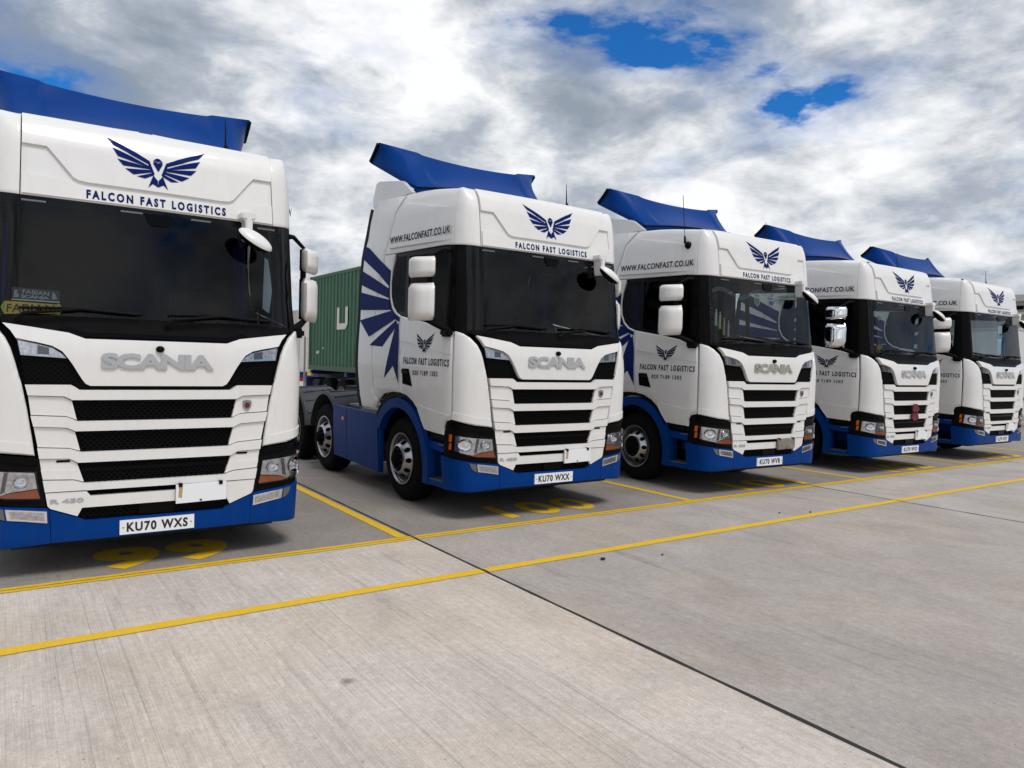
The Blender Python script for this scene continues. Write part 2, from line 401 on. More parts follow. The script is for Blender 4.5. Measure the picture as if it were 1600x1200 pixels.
# ------------------------------------------------------------------ the tractor unit (prototype)
def flank(y): return y+.88          # chart coordinate of a point of the flank
def build_wheel(name, parent, x, y, dual=False, side=-1):
    """wheel whose outer face looks along side*x"""
    w = empty(name, (x, y, .49)); w.parent = parent
    if side > 0: w.rotation_euler = (0, 0, math.pi)
    # local: outer face towards -x
    T = .30 if not dual else .56
    bm = bmesh.new()
    def tyre(x0):
        prof = [(x0+.012, .295), (x0-.002, .33), (x0-.004, .40), (x0+.012, .455), (x0+.045, .486), (x0+.06, .49)]
        for g in range(3):
            c = x0+.10+g*.05
            prof += [(c-.008, .492), (c-.006, .480), (c+.006, .480), (c+.008, .492)]
        prof += [(x0+.24, .49), (x0+.255, .486), (x0+.288, .455), (x0+.304, .40), (x0+.302, .33), (x0+.288, .295)]
        add_lathe_x(bm, prof, 48)
    tyre(0)
    if dual: tyre(.33)
    finish(bm, 'tyre', M['rubber'], w, 40, recalc=True)
    bm = bmesh.new()
    flange = [(.03, .27), (-.002, .30), (-.012, .302), (-.012, .290), (.008, .280)]
    if not dual: dish, cone = [(.008, .280), (.05, .265), (.058, .246), (.040, .232)], [(.040, .232), (.020, .222), (-.012, .200), (-.045, .174), (-.060, .162), (-.064, .152), (-.05, .145)]
    else: dish, cone = [(.008, .280), (.09, .262), (.16, .245), (.175, .20), (.175, .165)], [(.175, .165), (.17, .15), (.165, .11)]
    add_lathe_x(bm, flange, 48)
    rim = finish(bm, 'rim', M['alu'], w, 40, recalc=True)
    bm = bmesh.new(); add_lathe_x(bm, dish, 48); finish(bm, 'rim_dish', M['rimdark'], rim, 40, recalc=True)
    bm = bmesh.new(); add_lathe_x(bm, cone, 48); finish(bm, 'rim_cone', M['alu'], rim, 40, recalc=True)
    # hand holes
    bm = bmesh.new()
    for k in range(10):
        t = 2*math.pi*k/10
        rr, xx, sl = (.205, -.012, .62) if not dual else (.20, .170, 0)
        ring = []
        for q in range(12):
            e = 2*math.pi*q/12; dt, dn = .030*math.cos(e), .021*math.sin(e)
            r_ = rr+dn; ring.append(bm.verts.new((xx-.004+dn*1.55*(1 if sl else 0), r_*math.cos(t+dt/rr), r_*math.sin(t+dt/rr))))
        bm.faces.new(ring)
    finish(bm, 'hand_holes', M['dark'], rim, 0, recalc=True)['kind'] = 'stuff'
    bm = bmesh.new()
    hub = [(-.018, .142), (-.035, .135), (-.04, .12), (-.04, .085), (-.10, .078), (-.115, .06), (-.118, 0.001)] if not dual else [(.17, .14), (.06, .13), (-.03, .12), (-.05, .10), (-.055, .001)]
    add_lathe_x(bm, hub, 28)
    finish(bm, 'hub', M['dark' if not dual else 'chass'], w, 40, recalc=True)
    bm = bmesh.new()
    for k in range(10):
        t = 2*math.pi*k/10; r_ = .118 if not dual else .155
        cx, cz = r_*math.cos(t), r_*math.sin(t); x0 = -.075 if not dual else .13
        A = [bm.verts.new((x0, cx+.014*math.cos(q*math.pi/3), cz+.014*math.sin(q*math.pi/3))) for q in range(6)]
        B = [bm.verts.new((x0+.04, cx+.014*math.cos(q*math.pi/3), cz+.014*math.sin(q*math.pi/3))) for q in range(6)]
        bm.faces.new(A)
        for q in range(6): bm.faces.new((A[q], A[(q+1) % 6], B[(q+1) % 6], B[q]))
    nuts = finish(bm, 'wheel_nuts', M['chass'], w, 0, recalc=True); nuts['kind'] = 'stuff'
    return w

def roof_deflector(parent):
    """concave wind deflector: wide scoop with swept-back ears"""
    nx, nv = 40, 10
    def P(x, t, off):
        s = 1 if x >= 0 else -1; ax = abs(x)
        # lower edge
        e = min(1.0, max(0.0, (ax-.70)/.49)); es = e*e*(3-2*e)
        lx = min(ax, .945)
        low = Vector((s*lx*1.0, 1.33+.22*(lx/.93)**2, 3.735-.03*(lx/.93)**2))
        # bottom edge of the ears lifts to the rear
        if e > 0: low = low.lerp(Vector((s*1.19, 2.33, 4.13)), max(0.0, (ax-.945)/.245) if ax > .945 else 0)
        mid = min(1.0, ax/.70)
        step = max(0.0, min(1.0, (ax-.70)/.06))
        top = Vector((s*ax, 1.90+.0*mid, 4.160+.028*mid**2+.016*step+.10*e))
        top.y += .22*e
        p = low.lerp(top, t)
        sag = math.sin(math.pi*t)*(.055*(1-e)+.02*e)
        n = Vector((0, .62, -.78))
        p = p+n*sag*1.0
        # raised rib between scoop and ear
        p = p+Vector((0, -.62, .5)).normalized()*(.018*step*math.sin(math.pi*min(1, t*1.0))**.5 if t < 1 else 0)
        return p+Vector((0, .83, -.55))*off
    xs = [-1.19+2.38*i/nx for i in range(nx+1)]
    xs = sorted(set([round(v, 4) for v in xs]+[-.70, -.76, .70, .76, -.93, .93]))
    bm = bmesh.new()
    F = [[bm.verts.new(P(x, j/nv, 0)) for j in range(nv+1)] for x in xs]
    B = [[bm.verts.new(P(x, j/nv, .05)) for j in range(nv+1)] for x in xs]
    for i in range(len(xs)-1):
        for j in range(nv):
            bm.faces.new((F[i][j], F[i+1][j], F[i+1][j+1], F[i][j+1])); bm.faces.new((B[i][j], B[i][j+1], B[i+1][j+1], B[i+1][j]))
        bm.faces.new((F[i][nv], F[i+1][nv], B[i+1][nv], B[i][nv])); bm.faces.new((F[i+1][0], F[i][0], B[i][0], B[i+1][0]))
    for i in (0, len(xs)-1):
        for j in range(nv): bm.faces.new((F[i][j], F[i][j+1], B[i][j+1], B[i][j]))
    d = finish(bm, 'wind_deflector', M['blue'], parent, 30, recalc=True)
    bm = bmesh.new(); A = []
    for x in xs:
        if abs(x) > .965: continue
        p = P(x, 0, .012); q_ = P(x, 0, .05)
        A.append([bm.verts.new(p), bm.verts.new(p+Vector((0, .05, -.15))), bm.verts.new(q_+Vector((0, .10, -.15))), bm.verts.new(q_)])
    for a, b in zip(A, A[1:]):
        for k in range(4): bm.faces.new((a[k], b[k], b[(k+1) % 4], a[(k+1) % 4]))
    bm.faces.new(A[0]); bm.faces.new(A[-1][::-1])
    finish(bm, 'deflector_plinth', M['blue'], d, 30, recalc=True)
    # dark rubber trim along the ends and the trailing edge
    for s in (-1, 1):
        tube('edge_trim', [P(s*1.192, j/nv, .025) for j in range(nv+1)], .026, M['black'], d, 6)
    tube('edge_trim', [P(x, 1.0, .028)+Vector((0, 0, .002)) for x in xs if -1.18 < x < 1.18], .014, M['black'], d, 6)
    tube('base_seal', [P(x, 0.0, .01)+Vector((0, 0, -.006)) for x in xs if abs(x) < .97], .014, M['black'], d, 6)
    for s in (-1, 1):
        tube('strut', [(s*.6, 2.1, 3.66), (s*.62, 1.93, 4.05)], .02, M['black'], d, 8)
    return d

def door_x(y): return 1.19
def build_truck():
    T = empty('tractor_truck')
    # --- dark substructure behind the panel joints
    both('cab_frame', [(1.08, 1.93), (1.31, 1.90), (1.31, 2.88), (1.08, 2.88)], M['black'], T, d=-.010, thick=.04)
    panel('cab_frame', [(-1.30, .40), (1.30, .40), (1.30, 1.955), (1.0, 1.90), (.62, 1.845), (.5, 1.80), (-.5, 1.80), (-.62, 1.845), (-1.0, 1.90), (-1.30, 1.955)], M['dark'], T, d=-.045, thick=.03, bevel=0)
    both('cab_frame', [(1.26, .93), (1.62, .95), (1.75, 1.10), (2.10, 1.285), (2.60, 1.28), (2.80, 1.17), (3.30, 1.08), (3.45, 1.5), (3.55, 2.9), (2.70, 2.9), (2.66, 2.4), (2.4, 2.17), (1.4, 1.99), (1.26, 1.94)], M['dark'], T, d=-.020, thick=.02, bevel=0)
    panel('cab_frame', [(-3.2, 2.88), (3.2, 2.88), (2.9, 3.42), (-2.9, 3.42)], M['dark'], T, d=-.020, thick=.02, bevel=0, sa=.12)
    # --- roof
    rp = panel('roof_panel', [(-.897, 2.848), (.897, 2.848), (.885, 3.475), (-.885, 3.475)], M['white'], T, bevel=.006, sa=.06, sz=.04, gap=.002)
    lower = [(-.888, 2.856), (.888, 2.856), (.886, 3.008), (.64, 2.985), (.565, 2.962), (.49, 2.946), (-.49, 2.946), (-.565, 2.962), (-.64, 2.985), (-.886, 3.008)]
    panel('roof_ledge', lower, M['white'], rp, d=.020, thick=.04, bevel=.016, drop=.020, sa=.06, sz=.03, smooth=30)
    mid = [(-.886, 3.224), (-.735, 3.222), (-.690, 3.168), (-.570, 3.016), (-.535, 2.998), (-.48, 2.992), (.48, 2.992), (.535, 2.998), (.570, 3.016), (.690, 3.168), (.735, 3.222), (.886, 3.224), (.886, 3.455), (-.886, 3.455)]
    panel('roof_ledge', mid, M['white'], rp, d=.020, thick=.04, bevel=.020, drop=.020, sa=.06, sz=.03, smooth=30)
    decal('falcon_emblem', EAGLE, M['decal'], rp, .0235, sa=.06, sz=.03)
    lettering('lettering', 'FALCON FAST LOGISTICS', on_shell(-.487, 2.868, .505, 2.868, .068, .0225), M['decal'], rp, .046, 1.45)
    both('roof_corner', [(.905, 2.848), (1.262, 2.868), (1.262, 3.475), (.893, 3.475)], M['white'], T, bevel=.006, sa=.04, sz=.04, gap=.002)
    sides = both('roof_side', [(1.266, 2.868), (1.45, 2.885), (2.60, 2.915), (2.895, 2.925), (2.70, 3.33), (2.43, 3.475), (1.266, 3.475)], M['white'], T, bevel=.006, sa=.12, sz=.05, gap=.002)
    for s, o in zip((-1, 1), sides):
        rec = [(1.272, 2.925), (2.76, 2.985), (2.70, 3.20), (2.60, 3.34), (2.45, 3.385), (1.272, 3.262)]
        panel('roof_ledge', [(s*a, z) for a, z in rec], M['white'], o, d=.024, thick=.05, bevel=.022, drop=.024, sa=.06, sz=.05, smooth=30, relief=lambda a, z: -.024*min(1, max(0, (1.75-abs(a))/.48)))
        if s < 0: lettering('lettering', 'WWW.FALCONFAST.CO.UK', on_flank(-1, 1.842, 3.030, .414, 2.990, .082, .0275), M['print'], o, .022, 1.1)
        else: lettering('lettering', 'WWW.FALCONFAST.CO.UK', on_flank(1, .414, 2.990, 1.842, 3.030, .082, .0275), M['print'], o, .022, 1.1)
    # roof skin
    bm = bmesh.new(); rows = []
    ring = [-3.3+6.6*k/96 for k in range(97)]
    for t in (0, .15, .4, .7, 1.0):
        row = []
        for a in ring:
            p = shell(a, 3.466, -.003); c = Vector((p.x*.05, max(p.y, .85), p.z+.095))
            q = p.lerp(c, t); q.z = p.z+.095*math.sin(t*math.pi/2); row.append(bm.verts.new(q))
        rows.append(row)
    for a, b in zip(rows, rows[1:]):
        for i in range(len(ring)-1): bm.faces.new((a[i], a[i+1], b[i+1], b[i]))
    finish(bm, 'roof_skin', M['white'], T, 60, recalc=True)
    dfl = roof_deflector(T)
    for s in (-1, 1):
        prism('roof_fairing', [(1.45, 3.60), (1.70, 3.77), (1.78, 3.80), (2.45, 3.915), (2.52, 3.90), (2.62, 3.70), (2.60, 3.60)], 0, s*1.02-.02, s*1.02+.02, M['white'], T, .012)
    # aerial
    an = tube('aerial', [(.617, .66, 3.53), (.617, .66, 3.575), (.615, .668, 3.60), (.612, .676, 3.82)], .006, M['black'], T, 6, [.032, .018, .008, .003])
    # --- windscreen
    cowl = [(-1.085, 1.955), (-1.0, 1.925), (-.61, 1.868), (-.505, 1.828), (.505, 1.828), (.61, 1.868), (1.0, 1.925), (1.085, 1.955), (1.09, 1.972), (.6, 1.985), (-.6, 1.985), (-1.09, 1.972)]
    cw = panel('scuttle', cowl, M['black'], T, d=-.004, thick=.03, bevel=.012, sa=.06, sz=.05)
    panel('scuttle_trim', [(-.56, 1.836), (.56, 1.836), (.66, 1.885), (.62, 1.905), (.50, 1.868), (-.50, 1.868), (-.62, 1.905), (-.66, 1.885)], M['gloss'], cw, d=.012, thick=.02, bevel=.008, sa=.08)
    ws = panel('windscreen', [(-1.085, 1.966), (-.6, 1.98), (.6, 1.98), (1.085, 1.966), (1.085, 2.852), (-1.085, 2.852)], M['glass'], T, d=-.006, thick=0, bevel=0, sa=.045, sz=.2)
    panel('sunband', [(-1.085, 2.790), (1.085, 2.790), (1.085, 2.852), (-1.085, 2.852)], M['black'], ws, d=-.009, thick=.01, bevel=0, sa=.06)
    both('screen_edge', [(1.052, 1.97), (1.085, 1.97), (1.085, 2.79), (1.052, 2.79)], M['black'], ws, d=-.010, thick=.01, bevel=0, sa=.06)
    for c in (-.815, -.185, .315, .84):
        panel('marker_light', [(c-.075, 2.803), (c+.075, 2.803), (c+.075, 2.816), (c-.075, 2.816)], M['lampdark'], ws, d=.004, thick=.012, bevel=.003)
    panel('sensor_housing', [(-.095, 2.812), (.11, 2.812), (.10, 2.765), (.075, 2.722), (-.055, 2.722), (-.08, 2.765)], M['gloss'], ws, d=.004, thick=.02, bevel=.01)
    for x0, x1 in ((-.92, -.12), (.05, .85)):
        wp = tube('wiper', [shell(x0, 1.945, .02), shell(x0+.05, 1.985, .045), shell((x0+x1)/2, 2.035, .045), shell(x1-.03, 2.015, .035)], .012, M['black'], T, 6, [.018, .014, .011, .008])
        tube('wiper_blade', [shell(x0+.02, 2.028, .016), shell((x0+x1)/2, 2.045, .016), shell(x1, 2.02, .016)], .010, M['black'], wp, 6)
    # --- hood panel
    hood = [(-.99, 1.913), (-.60, 1.857), (-.495, 1.817), (.495, 1.817), (.60, 1.857), (.99, 1.913), (.942, 1.862), (.912, 1.808), (.80, 1.787), (.70, 1.762), (.640, 1.725), (.605, 1.680), (.574, 1.632), (.515, 1.525), (.492, 1.493), (.462, 1.478),
            (-.462, 1.478), (-.492, 1.493), (-.515, 1.525), (-.574, 1.632), (-.605, 1.680), (-.640, 1.725), (-.70, 1.762), (-.80, 1.787), (-.912, 1.808), (-.942, 1.862)]
    hd = panel('hood_panel', hood, M['white'], T, d=.022, thick=.05, bevel=.022, drop=.016, sa=.05, sz=.035, smooth=50)
    lettering('brand_lettering', 'SCANIA', on_shell(-.396, 1.606, .390, 1.606, .115, .037), M['silver'], hd, .048, .90, .014)
    bm = bmesh.new(); bmesh.ops.create_uvsphere(bm, u_segments=14, v_segments=8, radius=.026)
    for v in bm.verts: v.co = Vector((v.co.x*1.2, v.co.y*1.2, v.co.z))+shell(0, 1.757, .034)
    finish(bm, 'camera_knob', M['gloss'], hd, 60)
    # --- daytime lamps and side grilles
    for s in (-1, 1):
        q = lambda P: [(s*a, z) for a, z in P]
        corner_mesh = [(.888, 1.688), (.607, 1.668), (.578, 1.622), (.512, 1.515), (.485, 1.478), (.0, 1.468), (.0, 1.452), (.53, 1.452), (.578, 1.490), (.864, 1.490)]
        g = panel('side_grille', q(corner_mesh), M['mesh'], T, d=-.022, thick=.02, bevel=0, sa=.1)
        honeycomb('mesh_cells', q([(.885, 1.675), (.615, 1.66), (.53, 1.50), (.868, 1.50)]), M['mesh'], g, -.012)
        dl = panel('daytime_lamp', q([(.905, 1.798), (.80, 1.776), (.70, 1.750), (.645, 1.712), (.612, 1.676), (.888, 1.694)]), M['lamp'], T, d=-.012, thick=.03, bevel=.004)
        panel('lamp_divider', q([(.79, 1.768), (.72, 1.75), (.72, 1.70), (.79, 1.705)]), M['lampdark'], dl, d=-.008, thick=.02, bevel=.004)
        panel('lens', q([(.907, 1.800), (.80, 1.778), (.70, 1.752), (.645, 1.714), (.610, 1.674), (.889, 1.692)]), M['lens'], dl, d=.010, thick=.02, bevel=.010)
    # --- grille blades
    def sym(half): return half+[(-a, z) for a, z in half[::-1]]
    def blade(top, bot, d=.020, name='grille_blade'):
        P = [(-a, z) for a, z in top]+top[::-1]+bot+[(-a, z) for a, z in bot[::-1]]
        return panel(name, P, M['white'], T, d=d, thick=.06, bevel=.014, drop=.016, sa=.06, sz=.025, smooth=55)
    blade([(.862, 1.484), (.585, 1.484), (.560, 1.470), (.530, 1.447)], [(.845, 1.408), (.625, 1.400), (.590, 1.382), (.575, 1.373)])
    blade([(.828, 1.262), (.610, 1.250), (.570, 1.232), (.540, 1.217)], [(.811, 1.185), (.610, 1.172), (.575, 1.156), (.553, 1.144)])
    blade([(.786, 1.029), (.590, 1.016), (.550, 1.002), (.517, .989)], [(.775, .952), (.590, .945), (.560, .928), (.537, .912)])
    blade([(.752, .792), (.560, .782), (.520, .768), (.492, .758)], [(.738, .706), (.520, .706), (.490, .706), (.476, .704)])
    low = [(.736, .700), (.480, .698), (.468, .680), (.452, .660)]
    P = [(-a, z) for a, z in low]+low[::-1]+[(.722, .605), (.705, .584), (.536, .516), (.506, .576), (-.506, .576), (-.536, .516), (-.705, .584), (-.722, .605)]
    lp = panel('grille_blade', P, M['white'], T, d=.014, thick=.05, bevel=.008, drop=.008, sa=.06, sz=.03)
    lettering('model_lettering', 'R 450', on_shell(-.706, .620, -.498, .620, .032, .020), M['silver'], lp, .03, 1.0, .005)
    for s in (-1, 1):
        q = lambda P: [(s*a, z) for a, z in P]
        panel('grille_side', q([(.843, 1.402), (.628, 1.394), (.594, 1.376), (.577, 1.366), (.545, 1.226), (.572, 1.238), (.612, 1.256), (.826, 1.268)]), M['white'], T, d=.004, thick=.04, bevel=.006)
        panel('grille_side', q([(.809, 1.180), (.612, 1.166), (.577, 1.150), (.556, 1.138), (.522, .998), (.552, 1.008), (.592, 1.022), (.784, 1.035)]), M['white'], T, d=.004, thick=.04, bevel=.006)
        panel('grille_side', q([(.773, .946), (.592, .939), (.562, .922), (.540, .905), (.497, .768), (.522, .774), (.562, .788), (.752, .798)]), M['white'], T, d=.004, thick=.04, bevel=.006)
        panel('grille_crease', q([(.764, .868), (.560, .856), (.520, .780), (.562, .790), (.752, .800)]), M['white'], T, d=.009, thick=.04, bevel=.010, drop=.006)
        panel('vent_slot', q([(.67, .934), (.585, .934), (.585, .918), (.67, .918)]), M['dark'], T, d=.008, thick=.02, bevel=0)
    for nm, P in (('grille_insert', [(-.575, 1.370), (.575, 1.370), (.54, 1.220), (-.54, 1.220)]), ('grille_insert', [(-.553, 1.142), (.553, 1.142), (.515, .992), (-.515, .992)]), ('grille_insert', [(-.537, .908), (.537, .908), (.492, .763), (-.492, .763)]), ('lower_grille', [(-.508, .577), (.508, .572), (.532, .512), (.48, .482), (-.48, .484), (-.532, .514)])):
        g = panel(nm, P, M['mesh'], T, d=-.034, thick=.01, bevel=0, sa=.15)
        honeycomb('mesh_cells', P, M['mesh'], g)
    panel('grille_crossbar', [(-.515, .842), (.515, .842), (.523, .87), (-.523, .87)], M['gloss'], T, d=-.006, thick=.03, bevel=.006)
    panel('radar_sensor', [(-.128, .582), (.118, .580), (.122, .488), (-.132, .492)], M['gloss'], T, d=.000, thick=.04, bevel=.008)
    sh = [(.662+.034*x, 1.321+.044*y) for x, y in ((-1, .8), (-.4, .95), (0, 1), (.4, .95), (1, .8), (1, .1), (.8, -.4), (.4, -.8), (0, -1), (-.4, -.8), (-.8, -.4), (-1, .1))]
    bd = panel('shield_badge', sh, M['steel'], T, d=.016, thick=.02, bevel=.008)
    panel('badge_centre', [(.662+.020*math.cos(t*.5236), 1.321+.024*math.sin(t*.5236)) for t in range(12)], M['poppy'], bd, d=.019, thick=.008, bevel=.004)
    # --- corner panels
    corner = [(.802, .972), (1.0, 1.0), (1.218, 1.042), (1.212, 1.955), (1.19, 1.957), (1.12, 1.935), (1.05, 1.893), (.985, 1.825), (.945, 1.745), (.915, 1.64), (.883, 1.49), (.852, 1.32), (.822, 1.12)]
    for s in (-1, 1):
        c = panel('corner_panel', [(s*a, z) for a, z in corner], M['white'], T, d=.006, thick=.035, bevel=.014, drop=.010, sa=.03, sz=.05, smooth=60, gap=.003)
        panel('corner_ledge', [(s*a, z) for a, z in [(.815, .985), (1.21, 1.052), (1.21, 1.125), (.835, 1.06)]], M['white'], c, d=.013, thick=.02, bevel=.018, drop=.007, sa=.03)
    # --- headlamps
    for s in (-1, 1):
        q = lambda P: [(s*a, z) for a, z in P]
        hl = panel('headlamp', q([(.773, .942), (.80, .958), (1.0, .985), (1.235, 1.028), (1.262, 1.015), (1.29, .87), (1.292, .672), (1.27, .656), (.737, .596), (.733, .61)]), M['black'], T, d=.002, thick=.05, bevel=.010, sa=.03, sz=.06)
        panel('headlamp_brow', q([(.785, .905), (1.0, .94), (1.225, .965), (1.235, 1.02), (1.0, .978), (.79, .948)]), M['gloss'], hl, d=.014, thick=.02, bevel=.010, sa=.03)
        rf = panel('reflector', q([(.803, .850), (1.0, .868), (1.176, .885), (1.192, .728), (1.08, .705), (1.0, .690), (.93, .718), (.785, .735)]), M['lamp'], hl, d=.006, thick=.01, bevel=.006, sa=.03)
        for ca, cz, r_ in ((1.075, .795, .066), (.880, .790, .045)):
            bm = bmesh.new()
            prof = [(r_*1.05, .010), (r_, .020), (r_*.85, .012), (r_*.5, .004), (.35*r_, .006), (.3*r_, .018), (.001, .022)]
            rings = [[bm.verts.new(shell(s*ca+rad*math.cos(k*math.pi/12), cz+rad*math.sin(k*math.pi/12), .004+h)) for k in range(24)] for rad, h in prof]
            for A, B in zip(rings, rings[1:]):
                for k in range(24): bm.faces.new((A[k], A[(k+1) % 24], B[(k+1) % 24], B[k]))
            finish(bm, 'lamp_bowl', M['chrome'], hl, 50, recalc=True)
        panel('lamp_divider', q([(.945, .86), (.965, .862), (.985, .71), (.965, .72)]), M['lampdark'], hl, d=.018, thick=.02, bevel=.005)
        panel('indicator', q([(1.01, .686), (.930, .712), (.785, .729), (.768, .664), (.95, .676)]), M['amber'], hl, d=.012, thick=.02, bevel=.006, sa=.03)
        for z0, z1 in ((.735, .805), (.818, .893)):
            panel('side_marker', q([(1.213, z0), (1.238, z0), (1.232, z1), (1.207, z1)]), M['amber'], hl, d=.012, thick=.02, bevel=.005)
        panel('lens', q([(.790, .860), (1.0, .878), (1.195, .897), (1.205, .720), (1.08, .697), (.95, .668), (.762, .655)]), M['lens'], hl, d=.026, thick=.02, bevel=.008, sa=.03)
    # --- bumper
    bp = panel('bumper', [(-.697, .338), (.697, .338), (.707, .574), (.536, .506), (.482, .476), (-.482, .478), (-.536, .506), (-.707, .574)], M['blue'], T, d=.014, thick=.05, bevel=.012, sa=.06, sz=.05)
    for s in (-1, 1):
        q = lambda P: [(s*a, z) for a, z in P]
        c = panel('bumper_corner', q([(.701, .338), (.95, .322), (1.10, .312), (1.30, .306), (1.31, .655), (1.275, .650), (.735, .590), (.711, .577)]), M['blue'], T, d=.014, thick=.05, bevel=.012, sa=.03, sz=.05)
        fg = panel('fog_lamp', q([(.726, .567), (.958, .600), (.948, .522), (.722, .482)]), M['chrome'], c, d=.020, thick=.02, bevel=.006, sa=.04)
        panel('reflector', q([(.740, .557), (.938, .586), (.930, .530), (.737, .496)]), M['lamp'], fg, d=.0215, thick=.0, bevel=0, sa=.04)
        panel('lens', q([(.742, .555), (.936, .584), (.928, .532), (.739, .498)]), M['lens'], fg, d=.026, thick=.008, bevel=.004, sa=.04)
        panel('side_reflector', q([(.968, .601), (1.032, .610), (1.012, .560), (.985, .532), (.958, .523)]), M['lampdark'], c, d=.020, thick=.02, bevel=.005, sa=.03)
        bm = bmesh.new()
    box('underrun_bar', (-.95, .18, .27), (.95, .30, .37), M['chass'], T, .01)
    # --- doors and flank panels
    door = [(1.226, 1.045), (1.28, 1.02), (1.295, .965), (1.292, .872), (1.655, .892), (1.735, .985), (1.815, 1.090), (1.95, 1.185), (2.10, 1.245), (2.264, 1.268), (2.292, 1.50), (2.312, 1.80), (2.352, 2.158), (2.215, 2.136), (1.85, 2.083), (1.473, 2.018), (1.226, 1.950)]
    for s in (-1, 1):
        q = lambda P: [(s*a, z) for a, z in P]
        dr = panel('door', q(door), M['white'], T, d=.0, thick=.03, bevel=.008, sa=.10, sz=.08, gap=.0035)
        panel('door_sill', q([(1.30, .882), (1.65, .90), (1.73, .99), (1.812, 1.10), (1.80, 1.155), (1.235, 1.088), (1.29, 1.02)]), M['white'], dr, d=.010, thick=.02, bevel=.020, drop=.010, sa=.08, sz=.08)
        panel('door_shoulder', q([(1.236, 1.72), (1.6, 1.775), (2.30, 1.875), (2.34, 2.145), (2.215, 2.124), (1.85, 2.070), (1.473, 2.006), (1.236, 1.938)]), M['white'], dr, d=.008, thick=.02, bevel=.018, drop=.008, sa=.10, sz=.08)
        hdl = panel('door_handle', q([(2.205, 1.548), (2.045, 1.548), (2.0, 1.45), (1.96, 1.352), (2.19, 1.375)]), M['dark'], dr, d=.005, thick=.02, bevel=.008)
        panel('handle_grip', q([(2.19, 1.535), (2.06, 1.535), (2.04, 1.49), (2.185, 1.495)]), M['black'], hdl, d=.022, thick=.02, bevel=.008)
        sc = .206/.352
        em = [[((-1.694 if s < 0 else 1.694)+x*sc, 1.728+(z-3.015)*.62) for x, z in P] for P in EAGLE]
        decal('falcon_emblem', em, M['print'], dr, .0115)
        a0, a1 = (1.298, .285) if s < 0 else (.285, 1.298)
        z0, z1 = (1.602, 1.588) if s < 0 else (1.588, 1.602)
        lettering('lettering', 'FALCON FAST LOGISTICS', on_flank(s, a0, z0, a1, z1, .078, .005), M['print'], dr, .036, 1.4)
        a0, a1 = (-1.944, -1.387) if s < 0 else (1.387, 1.944)
        lettering('lettering', '020 7189 1303', on_shell(a0, 1.480, a1, 1.480, .055, .004), M['print'], dr, .018, 1.25)
        # black surround of the side window, then the panes
        panel('window_frame', q([(1.226, 1.958), (1.473, 2.028), (2.215, 2.146), (2.42, 2.19), (2.40, 2.215), (1.45, 2.065), (1.33, 2.04), (1.33, 2.80), (2.52, 2.86), (2.60, 2.905), (1.262, 2.862), (1.226, 2.862)]), M['gloss'], dr, d=-.004, thick=.03, bevel=.004, sa=.08, sz=.1)
        panel('window_pillar', q([(2.20, 2.15), (2.27, 2.16), (2.30, 2.86), (2.23, 2.86)]), M['gloss'], dr, d=-.003, thick=.02, bevel=.004)
        panel('window_pane', q([(1.32, 2.03), (2.22, 2.165), (2.25, 2.85), (1.32, 2.805)]), M['sideglass'], dr, d=-.012, thick=0, bevel=0, sa=.2)
        rear = panel('rear_flank', q([(2.272, 1.268), (2.47, 1.268), (2.70, 1.235), (2.80, 1.175), (2.842, 1.16), (2.93, 1.20), (3.0, 1.30), (3.045, 1.6), (3.068, 2.2), (2.995, 2.62), (2.898, 2.918), (2.612, 2.908), (2.672, 2.72), (2.690, 2.56), (2.668, 2.40), (2.60, 2.28), (2.50, 2.205), (2.36, 2.160), (2.320, 1.80), (2.30, 1.50)]), M['white'], T, d=0, thick=.03, bevel=.006, sa=.12, sz=.1, gap=.0035)
        panel('window_pane', q([(2.27, 2.165), (2.45, 2.20), (2.60, 2.29), (2.665, 2.40), (2.688, 2.56), (2.67, 2.72), (2.605, 2.87), (2.29, 2.86)]), M['sideglass'], rear, d=-.012, thick=0, bevel=0, sa=.2)
        panel('locker_hatch', q([(2.345, 1.95), (2.36, 1.44), (2.42, 1.415), (2.95, 1.45), (2.985, 1.98)]), M['white'], rear, d=.003, thick=.02, bevel=.004)
        ext = panel('side_extender', q([(2.850, 1.155), (2.94, 1.04), (3.345, 1.035), (3.42, 1.18), (3.478, 1.44), (3.55, 2.2), (3.565, 2.60), (3.545, 2.92), (3.40, 3.36), (3.34, 3.47), (3.26, 3.475), (2.46, 3.475), (2.71, 3.335), (2.905, 2.93), (3.003, 2.62), (3.076, 2.2), (3.052, 1.6), (3.008, 1.29), (2.935, 1.19)]), M['white'], T, d=0, thick=.03, bevel=.006, sa=.12, sz=.1, gap=.0035)
        panel('extender_edge', q([(3.36, 1.03), (3.43, 1.18), (3.488, 1.44), (3.558, 2.2), (3.573, 2.60), (3.553, 2.93), (3.40, 3.38), (3.49, 3.42), (3.64, 2.95), (3.665, 2.60), (3.65, 2.2), (3.58, 1.44), (3.52, 1.17), (3.45, 1.03)]), M['black'], ext, d=-.006, thick=.04, bevel=.006, sa=.12)
